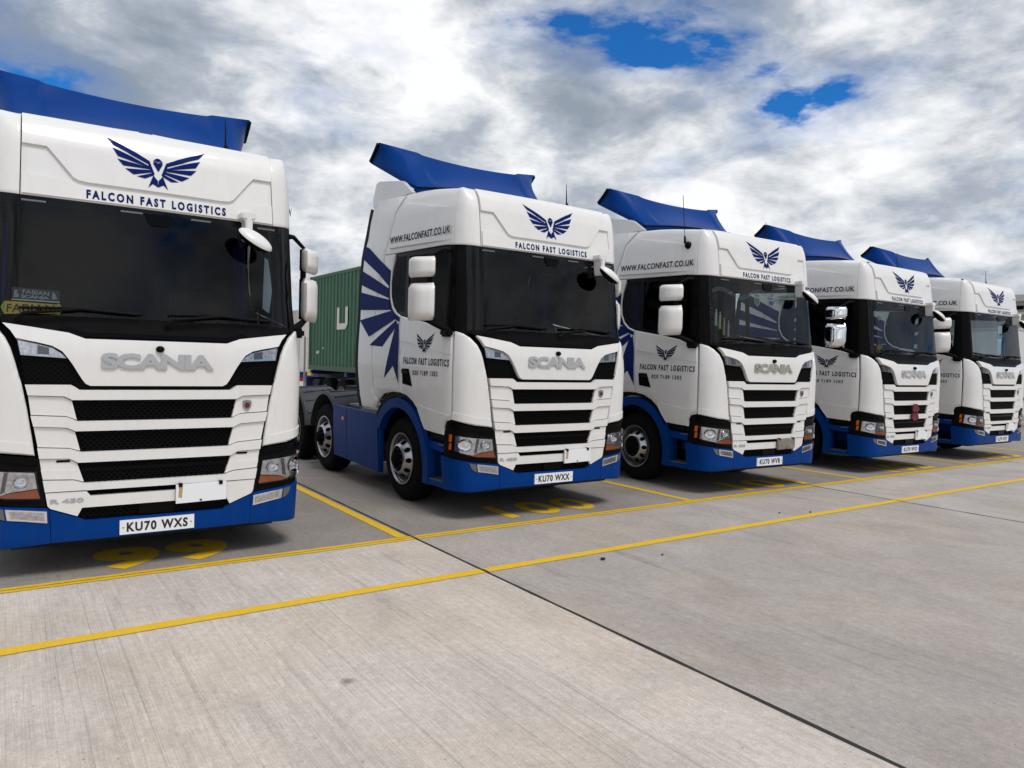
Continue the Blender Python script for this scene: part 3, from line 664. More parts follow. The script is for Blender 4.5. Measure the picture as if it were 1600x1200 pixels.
        rays = [[(3.525, 3.10), (3.38, 3.06), (3.05, 2.885), (2.695, 2.712), (2.70, 2.60), (2.70, 2.515), (3.05, 2.705), (3.55, 2.935)],
                [(3.55, 2.78), (3.05, 2.615), (2.70, 2.492), (2.675, 2.375), (3.05, 2.468), (3.56, 2.60)],
                [(3.56, 2.505), (3.05, 2.42), (2.665, 2.36), (2.62, 2.25), (2.66, 2.24), (3.55, 2.275)],
                [(3.54, 2.14), (2.60, 2.232), (2.505, 2.17), (2.47, 2.13), (3.2, 1.924)],
                [(3.157, 1.817), (2.462, 2.112), (2.43, 2.07), (2.42, 2.05), (2.772, 1.798)],
                [(2.686, 1.418), (2.47, 2.01), (2.385, 2.08), (2.335, 1.90), (2.320, 1.80), (2.294, 1.37), (2.44, 1.574)],
                [(2.70, 2.712), (2.700, 2.56), (2.682, 2.395), (2.612, 2.270), (2.51, 2.190), (2.365, 2.140), (2.372, 2.085), (2.47, 2.115), (2.56, 2.17), (2.66, 2.262), (2.72, 2.40), (2.735, 2.56), (2.73, 2.728)]]
        decal('ray_livery', [q(P) for P in rays], M['decal'], rear, .0055)
        # wheel arch lip and blue wing
        arc = lambda r0, t0, t1, n: [(flank(1.43-r0*math.cos(math.radians(t0+(t1-t0)*k/n))), .49+r0*math.sin(math.radians(t0+(t1-t0)*k/n))) for k in range(n+1)]
        lip = arc(.800, 26, 143, 14); lip_in = arc(.735, 26, 143, 14)
        panel('arch_lip', q(lip+lip_in[::-1]), M['black'], T, d=-.018, thick=.05, bevel=0, sa=.06, sz=.08)
        o = arc(.715, -14, 150, 20); i = arc(.60, -14, 150, 20)
        o = [(a, max(z, .30)) for a, z in o]; i = [(a, max(z, .30)) for a, z in i]
        wing = panel('wheel_wing', q([(o[0][0]-.03, .30)]+o+i[::-1]+[(i[0][0], .30)]), M['blue'], T, d=.006, thick=.10, bevel=.014, sa=.06, sz=.07, smooth=50)
        # inner liner of the wing
        bm = bmesh.new()
        rows = [[bm.verts.new((s*x, 1.43-.62*math.cos(math.radians(t)), .49+.66*math.sin(math.radians(t)))) for t in range(-8, 176, 8)] for x in (1.10, .72)]
        for k in range(len(rows[0])-1): bm.faces.new((rows[0][k], rows[0][k+1], rows[1][k+1], rows[1][k]))
        finish(bm, 'wing_liner', M['dark'], T, 60)
        # entry steps
        st = empty('entry_steps', (0, 0, 0)); st.parent = T
        bm = bmesh.new()
        add_prism(bm, [(.36, .33), (.80, .33), (.73, .60), (.73, .87), (.36, .87)], 0, min(s*.86, s*.90), max(s*.86, s*.90))
        finish(bm, 'step_back', M['blue'], st, 0, recalc=True)
        for zz, y0, y1 in ((.770, .40, .735), (.372, .42, .80)):
            box('step_tread', (min(s*.90, s*1.145), y0, zz-.02), (max(s*.90, s*1.145), y1, zz), M['tread'], st, .005)
        panel('step_side', q([(1.64, .306), (1.735, .304), (1.72, .56), (1.69, .74), (1.675, .885), (1.63, .882), (1.635, .60)]), M['blue'], st, d=-.004, thick=.20, bevel=.006)
        panel('step_riser', q([(1.31, .68), (1.64, .70), (1.64, .78), (1.31, .775)]), M['blue'], st, d=-.03, thick=.02, bevel=.006)
        panel('step_riser', q([(1.31, .306), (1.655, .303), (1.655, .362), (1.31, .365)]), M['blue'], st, d=-.004, thick=.10, bevel=.006)
        panel('step_top', q([(1.30, .80), (1.65, .815), (1.65, .885), (1.30, .868)]), M['black'], st, d=-.03, thick=.10, bevel=.006)
        # mirrors
        mr = empty('mirror', (0, 0, 0)); mr.parent = T
        def shell_box(name, z0, z1, mat, x_in, x_out):
            bm = bmesh.new(); n = 8
            def R(u, v):    # rounded rectangle bulging forwards
                x = x_in+(x_out-x_in)*u; y = .455+.165*u-.075*(1-(2*u-1)**4)*(1-(2*v-1)**6); z = z0+(z1-z0)*v-.012*u
                k = .020*((2*v-1)**8)*(1 if u in (0, 1) else 0)
                return Vector((s*(x+(.5-u)*k*2), y, z))
            G = [[bm.verts.new(R(i/n, j/n)) for j in range(n+1)] for i in range(n+1)]
            for a in range(n):
                for b in range(n): bm.faces.new((G[a][b], G[a+1][b], G[a+1][b+1], G[a][b+1]))
            bound = [e for e in bm.edges if e.is_boundary]
            r = bmesh.ops.extrude_edge_only(bm, edges=bound)
            nv = [g for g in r['geom'] if isinstance(g, bmesh.types.BMVert)]
            for v in nv: v.co += Vector((0, .07, 0))
            return finish(bm, name, mat, mr, 50, recalc=True)
        hs = []
        for z0, z1 in ((2.527, 2.738), (2.072, 2.462)):
            hs.append(shell_box('mirror_cover', z0, z1, M['white'], 1.270, 1.462))
            bm = bmesh.new()
            c = [(1.275, .525), (1.455, .685), (1.445, .715), (1.265, .565)]
            add_prism(bm, [(s*x, y) for x, y in c], 2, z0+.008, z1-.008)
            bk = finish(bm, 'mirror_back', M['black'], mr, 30, recalc=True)
            bm = bmesh.new()
            vs = [bm.verts.new(p) for p in ((s*1.285, .587, z0+.02), (s*1.438, .724, z0+.02), (s*1.438, .724, z1-.02), (s*1.285, .587, z1-.02))]
            bm.faces.new(vs if s < 0 else vs[::-1]); finish(bm, 'mirror_glass', M['mirrorglass'], mr, 0)
        tube('mirror_post', [(s*1.295, .55, 2.45), (s*1.295, .55, 2.54)], .028, M['black'], mr, 8)
        tube('mirror_arm', [(s*1.10, .44, 2.815), (s*1.17, .46, 2.82), (s*1.30, .54, 2.735)], .018, M['black'], mr, 8, [.03, .02, .016])
        tube('mirror_arm', [(s*1.150, .36, 1.955), (s*1.20, .40, 2.00), (s*1.32, .55, 2.075)], .03, M['black'], mr, 8, [.045, .036, .024])
        bm = bmesh.new(); add_box(bm, (min(s*1.13, s*1.23), .27, 1.90), (max(s*1.13, s*1.23), .42, 1.985), .02)
        finish(bm, 'arm_foot', M['black'], mr, 40)
    # --- front kerb mirror on the nearside of the picture's right
    fm = empty('kerb_mirror', (0, 0, 0)); fm.parent = T
    prism('bracket', [(.60, 2.905), (.715, 2.915), (.725, 2.86), (.695, 2.85), (.690, 2.68), (.640, 2.68), (.636, 2.85), (.605, 2.85)], 1, .02, .165, M['white'], fm, .010)
    bm = bmesh.new(); bmesh.ops.create_uvsphere(bm, u_segments=24, v_segments=14, radius=1)
    ax = Vector((.84, -.12, -.50)).normalized(); nz = Vector((.35, -.50, .75)); nz = (nz-ax*nz.dot(ax)).normalized(); ay = nz.cross(ax)
    for v in bm.verts:
        z = v.co.z*(.058 if v.co.z > 0 else .012)
        v.co = Vector((.695, -.055, 2.675))+ax*v.co.x*.150+ay*v.co.y*.105+nz*z
    finish(bm, 'mirror_cover', M['white'], fm, 50, recalc=True)
    bm = bmesh.new(); bmesh.ops.create_uvsphere(bm, u_segments=24, v_segments=10, radius=1)
    for v in bm.verts:
        z = v.co.z*(.002 if v.co.z > 0 else .05)-.010
        v.co = Vector((.695, -.055, 2.675))+ax*v.co.x*.142+ay*v.co.y*.098+nz*z
    finish(bm, 'mirror_body', M['gloss'], fm, 50, recalc=True)
    tube('arm', [(.667, .06, 2.70), (.69, -.03, 2.68)], .022, M['white'], fm, 8)
    # --- cabin
    cb = empty('cabin', (0, 0, 0)); cb.parent = T
    box('dashboard', (-1.0, .22, 1.70), (1.0, .62, 2.00), M['cabin'], cb, .05)
    box('cabin_floor', (-1.05, .3, 1.25), (1.05, 2.08, 1.30), M['cabin'], cb, 0)
    box('bulkhead', (-1.06, 2.02, 1.3), (1.06, 2.07, 3.36), M['cabin'], cb, .01)
    box('headlining', (-1.0, .34, 2.87), (1.0, 2.0, 2.90), M['cabin'], cb, .01)
    box('bunk', (-1.0, 1.55, 1.55), (1.0, 2.0, 1.85), M['seat'], cb, .05)
    for sx in (-.52, .52):
        st = empty('seat', (0, 0, 0)); st.parent = cb
        for nm, lo, hi, bv in (('cushion', (sx-.26, .85, 1.50), (sx+.26, 1.36, 1.66), .06), ('backrest', (sx-.25, 1.25, 1.64), (sx+.25, 1.40, 2.32), .06), ('headrest', (sx-.14, 1.27, 2.34), (sx+.14, 1.37, 2.54), .04)):
            pass
        bm = bmesh.new(); add_box(bm, (sx-.26, .85, 1.50), (sx+.26, 1.36, 1.66), .06); add_box(bm, (sx-.25, 1.25, 1.64), (sx+.25, 1.40, 2.32), .06); add_box(bm, (sx-.14, 1.27, 2.34), (sx+.14, 1.37, 2.54), .04)
        sb = finish(bm, 'seat_body', M['seat'], cb, 40); bpy.data.objects.remove(st)
    bm = bmesh.new()
    for k in range(36):
        pass
    c0 = Vector((-.52, .70, 2.02)); e1 = Vector((1, 0, 0)); e2 = Vector((0, .62, .78))
    add_tube(bm, [c0+(e1*math.cos(2*math.pi*k/32)+e2*math.sin(2*math.pi*k/32))*.235 for k in range(33)], .017, 8, False)
    for t in (210, 330, 90): add_tube(bm, [c0, c0+(e1*math.cos(math.radians(t))+e2*math.sin(math.radians(t)))*.235], .016, 6)
    add_tube(bm, [c0, c0+Vector((0, -.25, -.25))], .035, 8)
    finish(bm, 'steering_wheel', M['cabin'], cb, 50, recalc=True)
    for s in (-1, 1):
        bm = bmesh.new(); rows = []
        for k in range(25):
            y = 1.50+.36*k/24; x = s*(1.0+.022*math.sin(k*1.7)); rows.append((bm.verts.new((x, y, 2.08)), bm.verts.new((x*.985, y, 2.86))))
        for a, b in zip(rows, rows[1:]): bm.faces.new((a[0], b[0], b[1], a[1]))
        finish(bm, 'curtain', M['curtain'], cb, 60)
    # --- chassis, skirts, wheels
    ch = empty('chassis', (0, 0, 0)); ch.parent = T
    for s in (-1, 1):
        bm = bmesh.new(); add_prism(bm, [(s*.36, .78), (s*.44, .78), (s*.44, .80), (s*.385, .80), (s*.385, 1.03), (s*.44, 1.03), (s*.44, 1.05), (s*.36, 1.05)], 1, .6, 6.6)
        finish(bm, 'frame_rail', M['chass'], ch, 0, recalc=True)
        q = lambda P: [(s*a, z) for a, z in P]
        sk = panel('side_skirt', q([(2.895, .245), (4.42, .285), (4.42, .975), (4.36, .985), (2.86, .965), (2.83, .90)]), M['blue'], T, d=-.025, thick=.05, bevel=.018, sa=.2, sz=.12)
        panel('skirt_seam', q([(3.93, .28), (3.938, .28), (3.938, .965), (3.93, .965)]), M['dark'], sk, d=-.024, thick=.01, bevel=0)
        panel('side_marker', q([(4.02, .80), (4.08, .80), (4.085, .83), (4.05, .85), (4.015, .83)]), M['amber'], sk, d=-.015, thick=.02, bevel=.006)
        panel('skirt_rib', q([(2.905, .25), (2.945, .25), (2.945, .955), (2.905, .955)]), M['blue'], sk, d=-.012, thick=.03, bevel=.012)
        box('tank', (min(s*.5, s*1.08), 2.1, .35), (max(s*.5, s*1.08), 3.35, .93), M['steel'], ch, .06)
        # rear mudguards with raised ribs
        for yc in (3.95, 5.30):
            g = None
            bm = bmesh.new(); n = 18; prof = []
            for k in range(n+1):
                t = math.radians(8+164*k/n); prof.append((yc-.60*math.cos(t), .50+.66*math.sin(t)))
            A = [(bm.verts.new((s*1.14, y, z)), bm.verts.new((s*.56, y, z))) for y, z in prof]
            C = [bm.verts.new((s*1.155, yc+(y-yc)*.93, .50+(z-.5)*.93)) for y, z in prof]
            for k in range(n):
                bm.faces.new((A[k][0], A[k+1][0], A[k+1][1], A[k][1])); bm.faces.new((C[k], C[k+1], A[k+1][0], A[k][0]))
            g = finish(bm, 'mudguard', M['guard'], ch, 60, recalc=True)
            bm = bmesh.new()
            for k in range(2, n-1, 2):
                y0, z0 = prof[k]; y1, z1 = prof[k+1]
                nrm = Vector((0, y0-yc, z0-.5)).normalized()*.012
                P = [Vector((s*1.10, y0, z0)), Vector((s*.60, y1, z1))]; w_ = Vector((0, (y1-y0)*.22, (z1-z0)*.22))
                for aa, bb in (P,):
                    q4 = [aa-w_, aa+w_, bb+w_, bb-w_]; lo_ = [bm.verts.new(v) for v in q4]; hi_ = [bm.verts.new(v+nrm) for v in q4]
                    bm.faces.new(hi_)
                    for e in range(4): bm.faces.new((lo_[e], lo_[(e+1) % 4], hi_[(e+1) % 4], hi_[e]))
            finish(bm, 'guard_ribs', M['guard'], g, 0, recalc=True)
    box('catwalk', (-1.02, 2.75, .99), (1.02, 3.30, 1.02), M['tread'], ch, .004)
    box('battery_cover', (-1.10, 2.12, .93), (-.5, 2.72, 1.0), M['tread'], ch, .01)
    prism('fifth_wheel', [(-.45, 4.4), (-.3, 4.1), (.3, 4.1), (.45, 4.4), (.42, 4.95), (.12, 5.0), (.06, 4.6), (-.06, 4.6), (-.12, 5.0), (-.42, 4.95)], 2, 1.12, 1.20, M['chass'], ch, .008)
    box('cross_member', (-.36, 4.2, .85), (.36, 4.4, 1.0), M['chass'], ch, .01)
    box('front_axle', (-.95, 1.36, .42), (.95, 1.50, .52), M['chass'], ch, .02)
    for yc in (3.95, 5.30): box('rear_axle', (-.75, yc-.08, .41), (.75, yc+.08, .57), M['chass'], ch, .02)
    box('underbody_blocker', (-.90, .16, .335), (.90, 3.4, .55), M['dark'], ch, .03)  # added dark box, keeps light from reaching the ground beneath the truck
    box('engine_block', (-.45, .55, .55), (.45, 1.9, 1.15), M['dark'], ch, .05)
    for s in (-1, 1):
        build_wheel('wheel', T, s*1.125, 1.43, False, s)
        build_wheel('wheel', T, s*1.125, 3.95, False, s)
        build_wheel('wheel', T, s*1.125, 5.30, True, s)
    # plate carrier
    return T
proto = build_truck()
KIDS = {}
for o in bpy.data.objects:
    if o.parent is not None: KIDS.setdefault(o.parent.name, []).append(o)
def add_plate(root, reg, grubby=False):
    pl = panel('number_plate', [(-.262, .349), (.262, .349), (.262, .457), (-.262, .457)], M['plate'], root, d=.030, thick=.03, bevel=.004)
    lettering('plate_lettering', reg, on_shell(-.215, .366, .215, .366, .074, .0312), M['platetext'], pl, .038, 1.2)
    for a in (-.238, .238):
        panel('plate_screw', [(a+.006*math.cos(k), .403+.006*math.sin(k)) for k in (0, 1.05, 2.09, 3.14, 4.19, 5.24)], M['steel'], pl, d=.033, thick=.006, bevel=0)
    bk = panel('blank_plate', [(.123, .557), (.498, .563), (.498, .708), (.123, .703)], M['grubby' if grubby else 'plate'], root, d=.050, thick=.02, bevel=.005)
    for a in (.155, .455):
        panel('plate_clip', [(a-.014, .688), (a+.014, .688), (a+.014, .715), (a-.014, .715)], M['black'], bk, d=.056, thick=.03, bevel=.004)
        if not grubby: panel('rust_streak', [(a-.016, .605), (a+.010, .60), (a+.016, .686), (a-.012, .686)], M['rust'], bk, d=.0512, thick=.0, bevel=0) if a < .3 else None
    panel('plate_hole', [(.305+.010*math.cos(k*.785), .574+.007*math.sin(k*.785)) for k in range(8)], M['black'], bk, d=.053, thick=.004, bevel=0)
TRUCKS = []
POSES = [(-3.958, -.0675, -.288, -.0776), (0, 0, 0, 0), (3.5985, -.1688, -2.09, 0.0), (7.541, -.088, -.725, -.030), (11.222, -.0397, -.60, -.004)]
LABELS = ['large white and blue tractor truck with yellow name board in windscreen, plate KU70 WXS',
          'white and blue tractor truck with blue ray livery on its flank, plate KU70 WXX',
          'white and blue tractor truck with pennants and small bottles in windscreen, plate KU70 WVR',
          'white and blue tractor truck with chrome mirrors and a red poppy, plate KU70 WVD',
          'farthest white and blue tractor truck of the row, at the right edge']
REGS = ['KU70 WXS', 'KU70 WXX', 'KU70 WVR', 'KU70 WVD', 'KU70 WZY']
for i, (x, y, rz, z) in enumerate(POSES):
    r = proto if i == 0 else copy_tree(proto, None, KIDS)
    r.location = (x, y, z); r.rotation_euler = (0, 0, math.radians(rz))
    tag(r, LABELS[i], 'truck', 'tractor trucks parked in a row of bays')
    TRUCKS.append(r)
KID2 = {}
for o in bpy.data.objects:
    if o.parent is not None: KID2.setdefault(o.parent.name, []).append(o)
def kids(root, base): return [c for c in KID2.get(root.name, ()) if c.name.split('.')[0] == base]
for i, r in enumerate(TRUCKS):
    add_plate(r, REGS[i], i == 2)
    for w in kids(r, 'wheel'): w.location.z = .492-r.location.z
def deep(root, base):
    out = []
    for c in KID2.get(root.name, ()):
        if c.name.split('.')[0] == base: out.append(c)
        out += deep(c, base)
    return out
def remat(o, mat):
    o.data = o.data.copy(); o.data.materials.clear(); o.data.materials.append(mat)
for o in deep(TRUCKS[2], 'brand_lettering'): remat(o, M['greyletters'])
for m_ in kids(TRUCKS[3], 'mirror'):
    for c in deep(m_, 'mirror_cover'): remat(c, M['chrome']); c['label'] = 'polished chrome mirror cover'
# ------------------------------------------------------------------ concrete yard
def concrete(name, base=(.45, .412, .380), paint=None):
    m, N, L, b = mat_base(name)
    tc = N.new('ShaderNodeTexCoord'); oi = N.new('ShaderNodeObjectInfo')
    geo = N.new('ShaderNodeNewGeometry')
    def nz(scale, detail=6, rough=.6, sx=(1, 1, 1), off=(0, 0, 0), dist=0.0):
        mp = N.new('ShaderNodeMapping'); mp.inputs['Scale'].default_value = sx; mp.inputs['Location'].default_value = off; L.new(geo.outputs['Position'], mp.inputs[0])
        n = N.new('ShaderNodeTexNoise'); n.inputs['Scale'].default_value = scale; n.inputs['Detail'].default_value = detail; n.inputs['Roughness'].default_value = rough; n.inputs['Distortion'].default_value = dist
        L.new(mp.outputs[0], n.inputs['Vector']); return n.outputs[0]
    def rng(v, a, b_, c, d):
        r = N.new('ShaderNodeMapRange'); r.inputs[1].default_value = a; r.inputs[2].default_value = b_; r.inputs[3].default_value = c; r.inputs[4].default_value = d; L.new(v, r.inputs[0]); return r.outputs[0]
    def mul(a, b_):
        q = N.new('ShaderNodeMath'); q.operation = 'MULTIPLY'
        for i, v in enumerate((a, b_)):
            if isinstance(v, (int, float)): q.inputs[i].default_value = v
            else: L.new(v, q.inputs[i])
        return q.outputs[0]
    broad = rng(nz(.55, 5, .55), .3, .7, .92, 1.07)
    patch = rng(nz(1.5, 8, .68, (1, .75, 1), (3, 1, 0), .6), .40, .66, 1.06, .86)
    streak = rng(nz(1.0, 8, .72, (34, .55, 1)), .32, .68, .91, 1.07)
    fine = rng(nz(1.0, 5, .75, (150, 2.2, 1), (5, 2, 0)), .32, .68, .82, 1.16)
    grain = rng(nz(95, 6, .85), .32, .68, .74, 1.24)
    grain2 = rng(nz(38, 5, .7), .3, .7, .93, 1.07)
    def faded(x):
        q = N.new('ShaderNodeMapRange'); q.clamp = False; q.inputs[1].default_value = 0; q.inputs[2].default_value = 1; q.inputs[3].default_value = 1; L.new(x, q.inputs[4]); L.new(oi.outputs['Alpha'], q.inputs[0]); return q.outputs[0]
    streak, fine = faded(streak), faded(fine)
    mott = rng(nz(24, 5, .75, (1, .7, 1), (4, 4, 0)), .33, .67, .88, 1.12)
    v = mul(mul(mul(mul(broad, patch), mul(streak, fine)), mul(grain, grain2)), mott)
    # dark scuffs drawn out along the brushing
    sc = rng(nz(1.0, 6, .7, (5.5, .45, 1), (11, 4, 0)), .58, .72, 0, .30)
    # small pits
    vo = N.new('ShaderNodeTexVoronoi'); vo.inputs['Scale'].default_value = 9; mpv = N.new('ShaderNodeMapping'); L.new(geo.outputs['Position'], mpv.inputs[0]); L.new(mpv.outputs[0], vo.inputs['Vector'])
    lines = rng(nz(1.0, 3, .6, (46, .16, 1), (1, 8, 0)), .60, .66, 1.0, .80)
    pits = rng(vo.outputs['Distance'], .035, .06, .5, 1.0)
    v = mul(mul(v, faded(lines)), pits)
    inv = N.new('ShaderNodeMath'); inv.operation = 'SUBTRACT'; inv.inputs[0].default_value = 1.0; L.new(sc, inv.inputs[1])
    v = mul(v, inv.outputs[0])
    col = N.new('ShaderNodeMix'); col.data_type = 'RGBA'; col.blend_type = 'MULTIPLY'; col.inputs[0].default_value = 1
    cb = N.new('ShaderNodeCombineColor')
    for i in range(3): L.new(v, cb.inputs[i])
    L.new(cb.outputs[0], col.inputs[6]); col.inputs[7].default_value = (*base, 1)
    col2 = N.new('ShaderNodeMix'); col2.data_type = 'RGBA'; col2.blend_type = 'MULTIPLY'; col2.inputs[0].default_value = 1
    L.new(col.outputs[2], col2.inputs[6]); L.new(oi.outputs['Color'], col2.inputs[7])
    last = col2.outputs[2]
    # warm / cool blotches
    hue = N.new('ShaderNodeMix'); hue.data_type = 'RGBA'; hue.blend_type = 'MULTIPLY'; hue.inputs[7].default_value = (1.0, .965, .90, 1); L.new(last, hue.inputs[6]); L.new(rng(nz(.8, 4, .5, (1, 1, 1), (9, 9, 0)), .4, .65, 0, 1), hue.inputs[0]); last = hue.outputs[2]
    if paint is None:
        # an oil drip on the near slab
        sub = N.new('ShaderNodeVectorMath'); sub.operation = 'SUBTRACT'; sub.inputs[1].default_value = (-3.48, -2.76, 0); L.new(geo.outputs['Position'], sub.inputs[0])
        ln = N.new('ShaderNodeVectorMath'); ln.operation = 'LENGTH'; L.new(sub.outputs[0], ln.inputs[0])
        wob = N.new('ShaderNodeMath'); wob.operation = 'ADD'; L.new(ln.outputs['Value'], wob.inputs[0]); L.new(rng(nz(22, 4), 0, 1, -.03, .03), wob.inputs[1])
        dr = N.new('ShaderNodeMix'); dr.data_type = 'RGBA'; dr.inputs[7].default_value = (.15, .13, .10, 1); L.new(last, dr.inputs[6]); L.new(rng(wob.outputs[0], .012, .05, .75, 0), dr.inputs[0]); last = dr.outputs[2]
    else:
        wear = mul(rng(nz(16, 8, .75, (1.5, .8, 1)), .56, .70, 0, 1), .7)
        w2 = rng(nz(1.0, 6, .7, (60, 2.0, 1), (2, 7, 0)), .60, .70, 0, .6)
        mxw = N.new('ShaderNodeMath'); mxw.operation = 'MAXIMUM'; L.new(wear, mxw.inputs[0]); L.new(w2, mxw.inputs[1])
        pc = N.new('ShaderNodeMix'); pc.data_type = 'RGBA'; pc.blend_type = 'MULTIPLY'; pc.inputs[0].default_value = 1; pc.inputs[7].default_value = (*paint, 1)
        cb2 = N.new('ShaderNodeCombineColor'); tone = mul(rng(grain, .8, 1.2, .85, 1.1), rng(streak, .8, 1.2, .9, 1.08))
        for i in range(3): L.new(tone, cb2.inputs[i])
        L.new(cb2.outputs[0], pc.inputs[6])
        px = N.new('ShaderNodeMix'); px.data_type = 'RGBA'; L.new(pc.outputs[2], px.inputs[6]); L.new(last, px.inputs[7]); L.new(mxw.outputs[0], px.inputs[0]); last = px.outputs[2]
    L.new(last, b.inputs['Base Color'])
    b.inputs['Roughness'].default_value = .85 if paint is None else .6; b.inputs['Specular IOR Level'].default_value = .3
    bp = N.new('ShaderNodeBump'); bp.inputs['Strength'].default_value = .5; bp.inputs['Distance'].default_value = .004
    L.new(mul(fine, mul(grain, streak)), bp.inputs['Height']); L.new(bp.outputs[0], b.inputs['Normal'])
    return m
M['concrete'] = concrete('brushed_concrete')
M['yellow'] = concrete('yellow_paint', paint=(.76, .47, .014))
M['sealant'] = simple('joint_sealant', (.018, .017, .016), .8, var=.4, vscale=30)
ground = None
bm = bmesh.new(); bm.faces.new([bm.verts.new(p) for p in ((-900, -900, -.03), (900, -900, -.03), (900, 900, -.03), (-900, 900, -.03))])
ground = finish(bm, 'ground', M['concrete'], None, 0); tag(ground, kind='structure', label='broad concrete lorry yard with slabs and yellow bay lines')
ground.color = (1, 1, 1, 1)
XB = [-1.812+6.35*k for k in range(-3, 6)]; YB = [-.2499+6.35*k for k in range(-2, 4)]
tones = {}
rt = random.Random(3)
for i in range(len(XB)-1):
    for j in range(len(YB)-1):
        g = .011; bm = bmesh.new()
        add_box(bm, (XB[i]+g, YB[j]+.004, -.03), (XB[i+1]-g, YB[j+1]-.004, 0.0))
        bmesh.ops.delete(bm, geom=[f for f in bm.faces if f.normal.z < -.5], context='FACES')
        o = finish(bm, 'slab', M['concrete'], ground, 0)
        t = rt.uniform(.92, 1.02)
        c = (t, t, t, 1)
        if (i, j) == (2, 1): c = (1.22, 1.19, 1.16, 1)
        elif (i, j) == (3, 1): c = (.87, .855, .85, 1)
        elif j == 2: c = (.60, .592, .585, 1)  # bay row: dirtier concrete, plus under-truck shade put into the tone
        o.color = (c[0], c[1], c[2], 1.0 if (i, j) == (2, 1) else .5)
for x in XB:
    bm = bmesh.new(); n = 120; rv = random.Random(int(x*10)); A = []
    for k in range(n+1):
        y = YB[0]+(YB[-1]-YB[0])*k/n; w = .011+rv.uniform(-.002, .007)
        A.append((bm.verts.new((x-w, y, .0015)), bm.verts.new((x+w*rv.uniform(.9, 1.3), y, .0015))))
    for a, b in zip(A, A[1:]): bm.faces.new((a[0], a[1], b[1], b[0]))
    finish(bm, 'joint_sealant', M['sealant'], ground, 0)
for y in YB:
    bm = bmesh.new(); bm.faces.new([bm.verts.new(p) for p in ((XB[0], y-.004, -.006), (XB[-1], y-.004, -.006), (XB[-1], y+.004, -.006), (XB[0], y+.004, -.006))])
    finish(bm, 'joint_sealant', M['sealant'], ground, 0)
def strip(name, pts, z=.004):
    """painted band with slightly ragged edges"""
    (x0, y0), (x1, y1), w = pts; bm = bmesh.new(); n = max(2, int(math.hypot(x1-x0, y1-y0)/.06)); rv = random.Random(int(x0*100+y0*10))
    t = Vector((x1-x0, y1-y0)).normalized(); nr = Vector((-t.y, t.x)); A = []
    for k in range(n+1):
        p = Vector((x0+(x1-x0)*k/n, y0+(y1-y0)*k/n)); a = p-nr*(w/2+rv.uniform(-.004, .003)); b = p+nr*(w/2+rv.uniform(-.003, .004))
        A.append((bm.verts.new((a.x, a.y, z)), bm.verts.new((b.x, b.y, z))))
    for a, b in zip(A, A[1:]): bm.faces.new((a[0], b[0], b[1], a[1]))
    bmesh.ops.recalc_face_normals(bm, faces=bm.faces[:])
    if bm.faces[0].normal.z < 0: bmesh.ops.reverse_faces(bm, faces=bm.faces[:])
    return finish(bm, name, M['yellow'], ground, 0)
def line_x(y, w):
    segs = [(-14.0, XB[2]-.02)]
    cuts = [-16]+[x for x in XB if -15 < x < 27]+[27]
    for a, b in zip(cuts, cuts[1:]): strip('yellow_line', ((a+.016, y), (b-.016, y), w))
line_x(-.2499-.032, .052); line_x(-.2499+.032, .052)
line_x(-1.4604, .105)
for x in (-5.86, -1.905, 2.02, 5.88, 9.70, 13.4): strip('yellow_line', ((x, -.185), (x-.03, 6.08), .10))
for num, x0, x1, y0, y1 in (('99', -4.365, -3.335, -.085, .60), ('100', -.53, .77, .0, .66), ('101', 3.33, 4.72, -.10, .56), ('102', 7.15, 8.55, -.11, .55), ('103', 10.95, 12.3, -.10, .56)):
    me, a0, a1, b0, b1 = text_mesh(num, .05 if num == '99' else .026, 1.15)
    sx = (x1-x0)/(a1-a0); sy = (y1-y0)/(b1-b0)
    for v in me.vertices: v.co = Vector((x0+(v.co.x-a0)*sx, y0+(v.co.y-b0)*sy, .004))
    o = link_mesh('bay_number', me, M['yellow'], ground); o['label'] = 'yellow painted bay number '+num
rs = random.Random(5)
for (x, y, r_), lab in zip(((-.761, -1.686, .019), (-.198, -1.836, .010), (2.759, -1.36, .012), (2.387, -1.208, .010)), ('largest dark stone chip on the concrete in front of the yellow line', 'small dark stone chip right of the largest one, below yellow line', 'dark stone chip just behind the nearer yellow line before the third truck', 'tiny dark stone chip between the yellow lines before the third truck')):
    bm = bmesh.new(); bmesh.ops.create_icosphere(bm, subdivisions=2, radius=1)
    for v in bm.verts: v.co = Vector((v.co.x*r_*1.3, v.co.y*r_, v.co.z*r_*.6))*rs.uniform(.8, 1.15)+Vector((x, y, r_*.4+.004))
    tag(finish(bm, 'stone_chip', M['stone'], None, 30), lab, 'stone', 'loose stone chips on the yard')

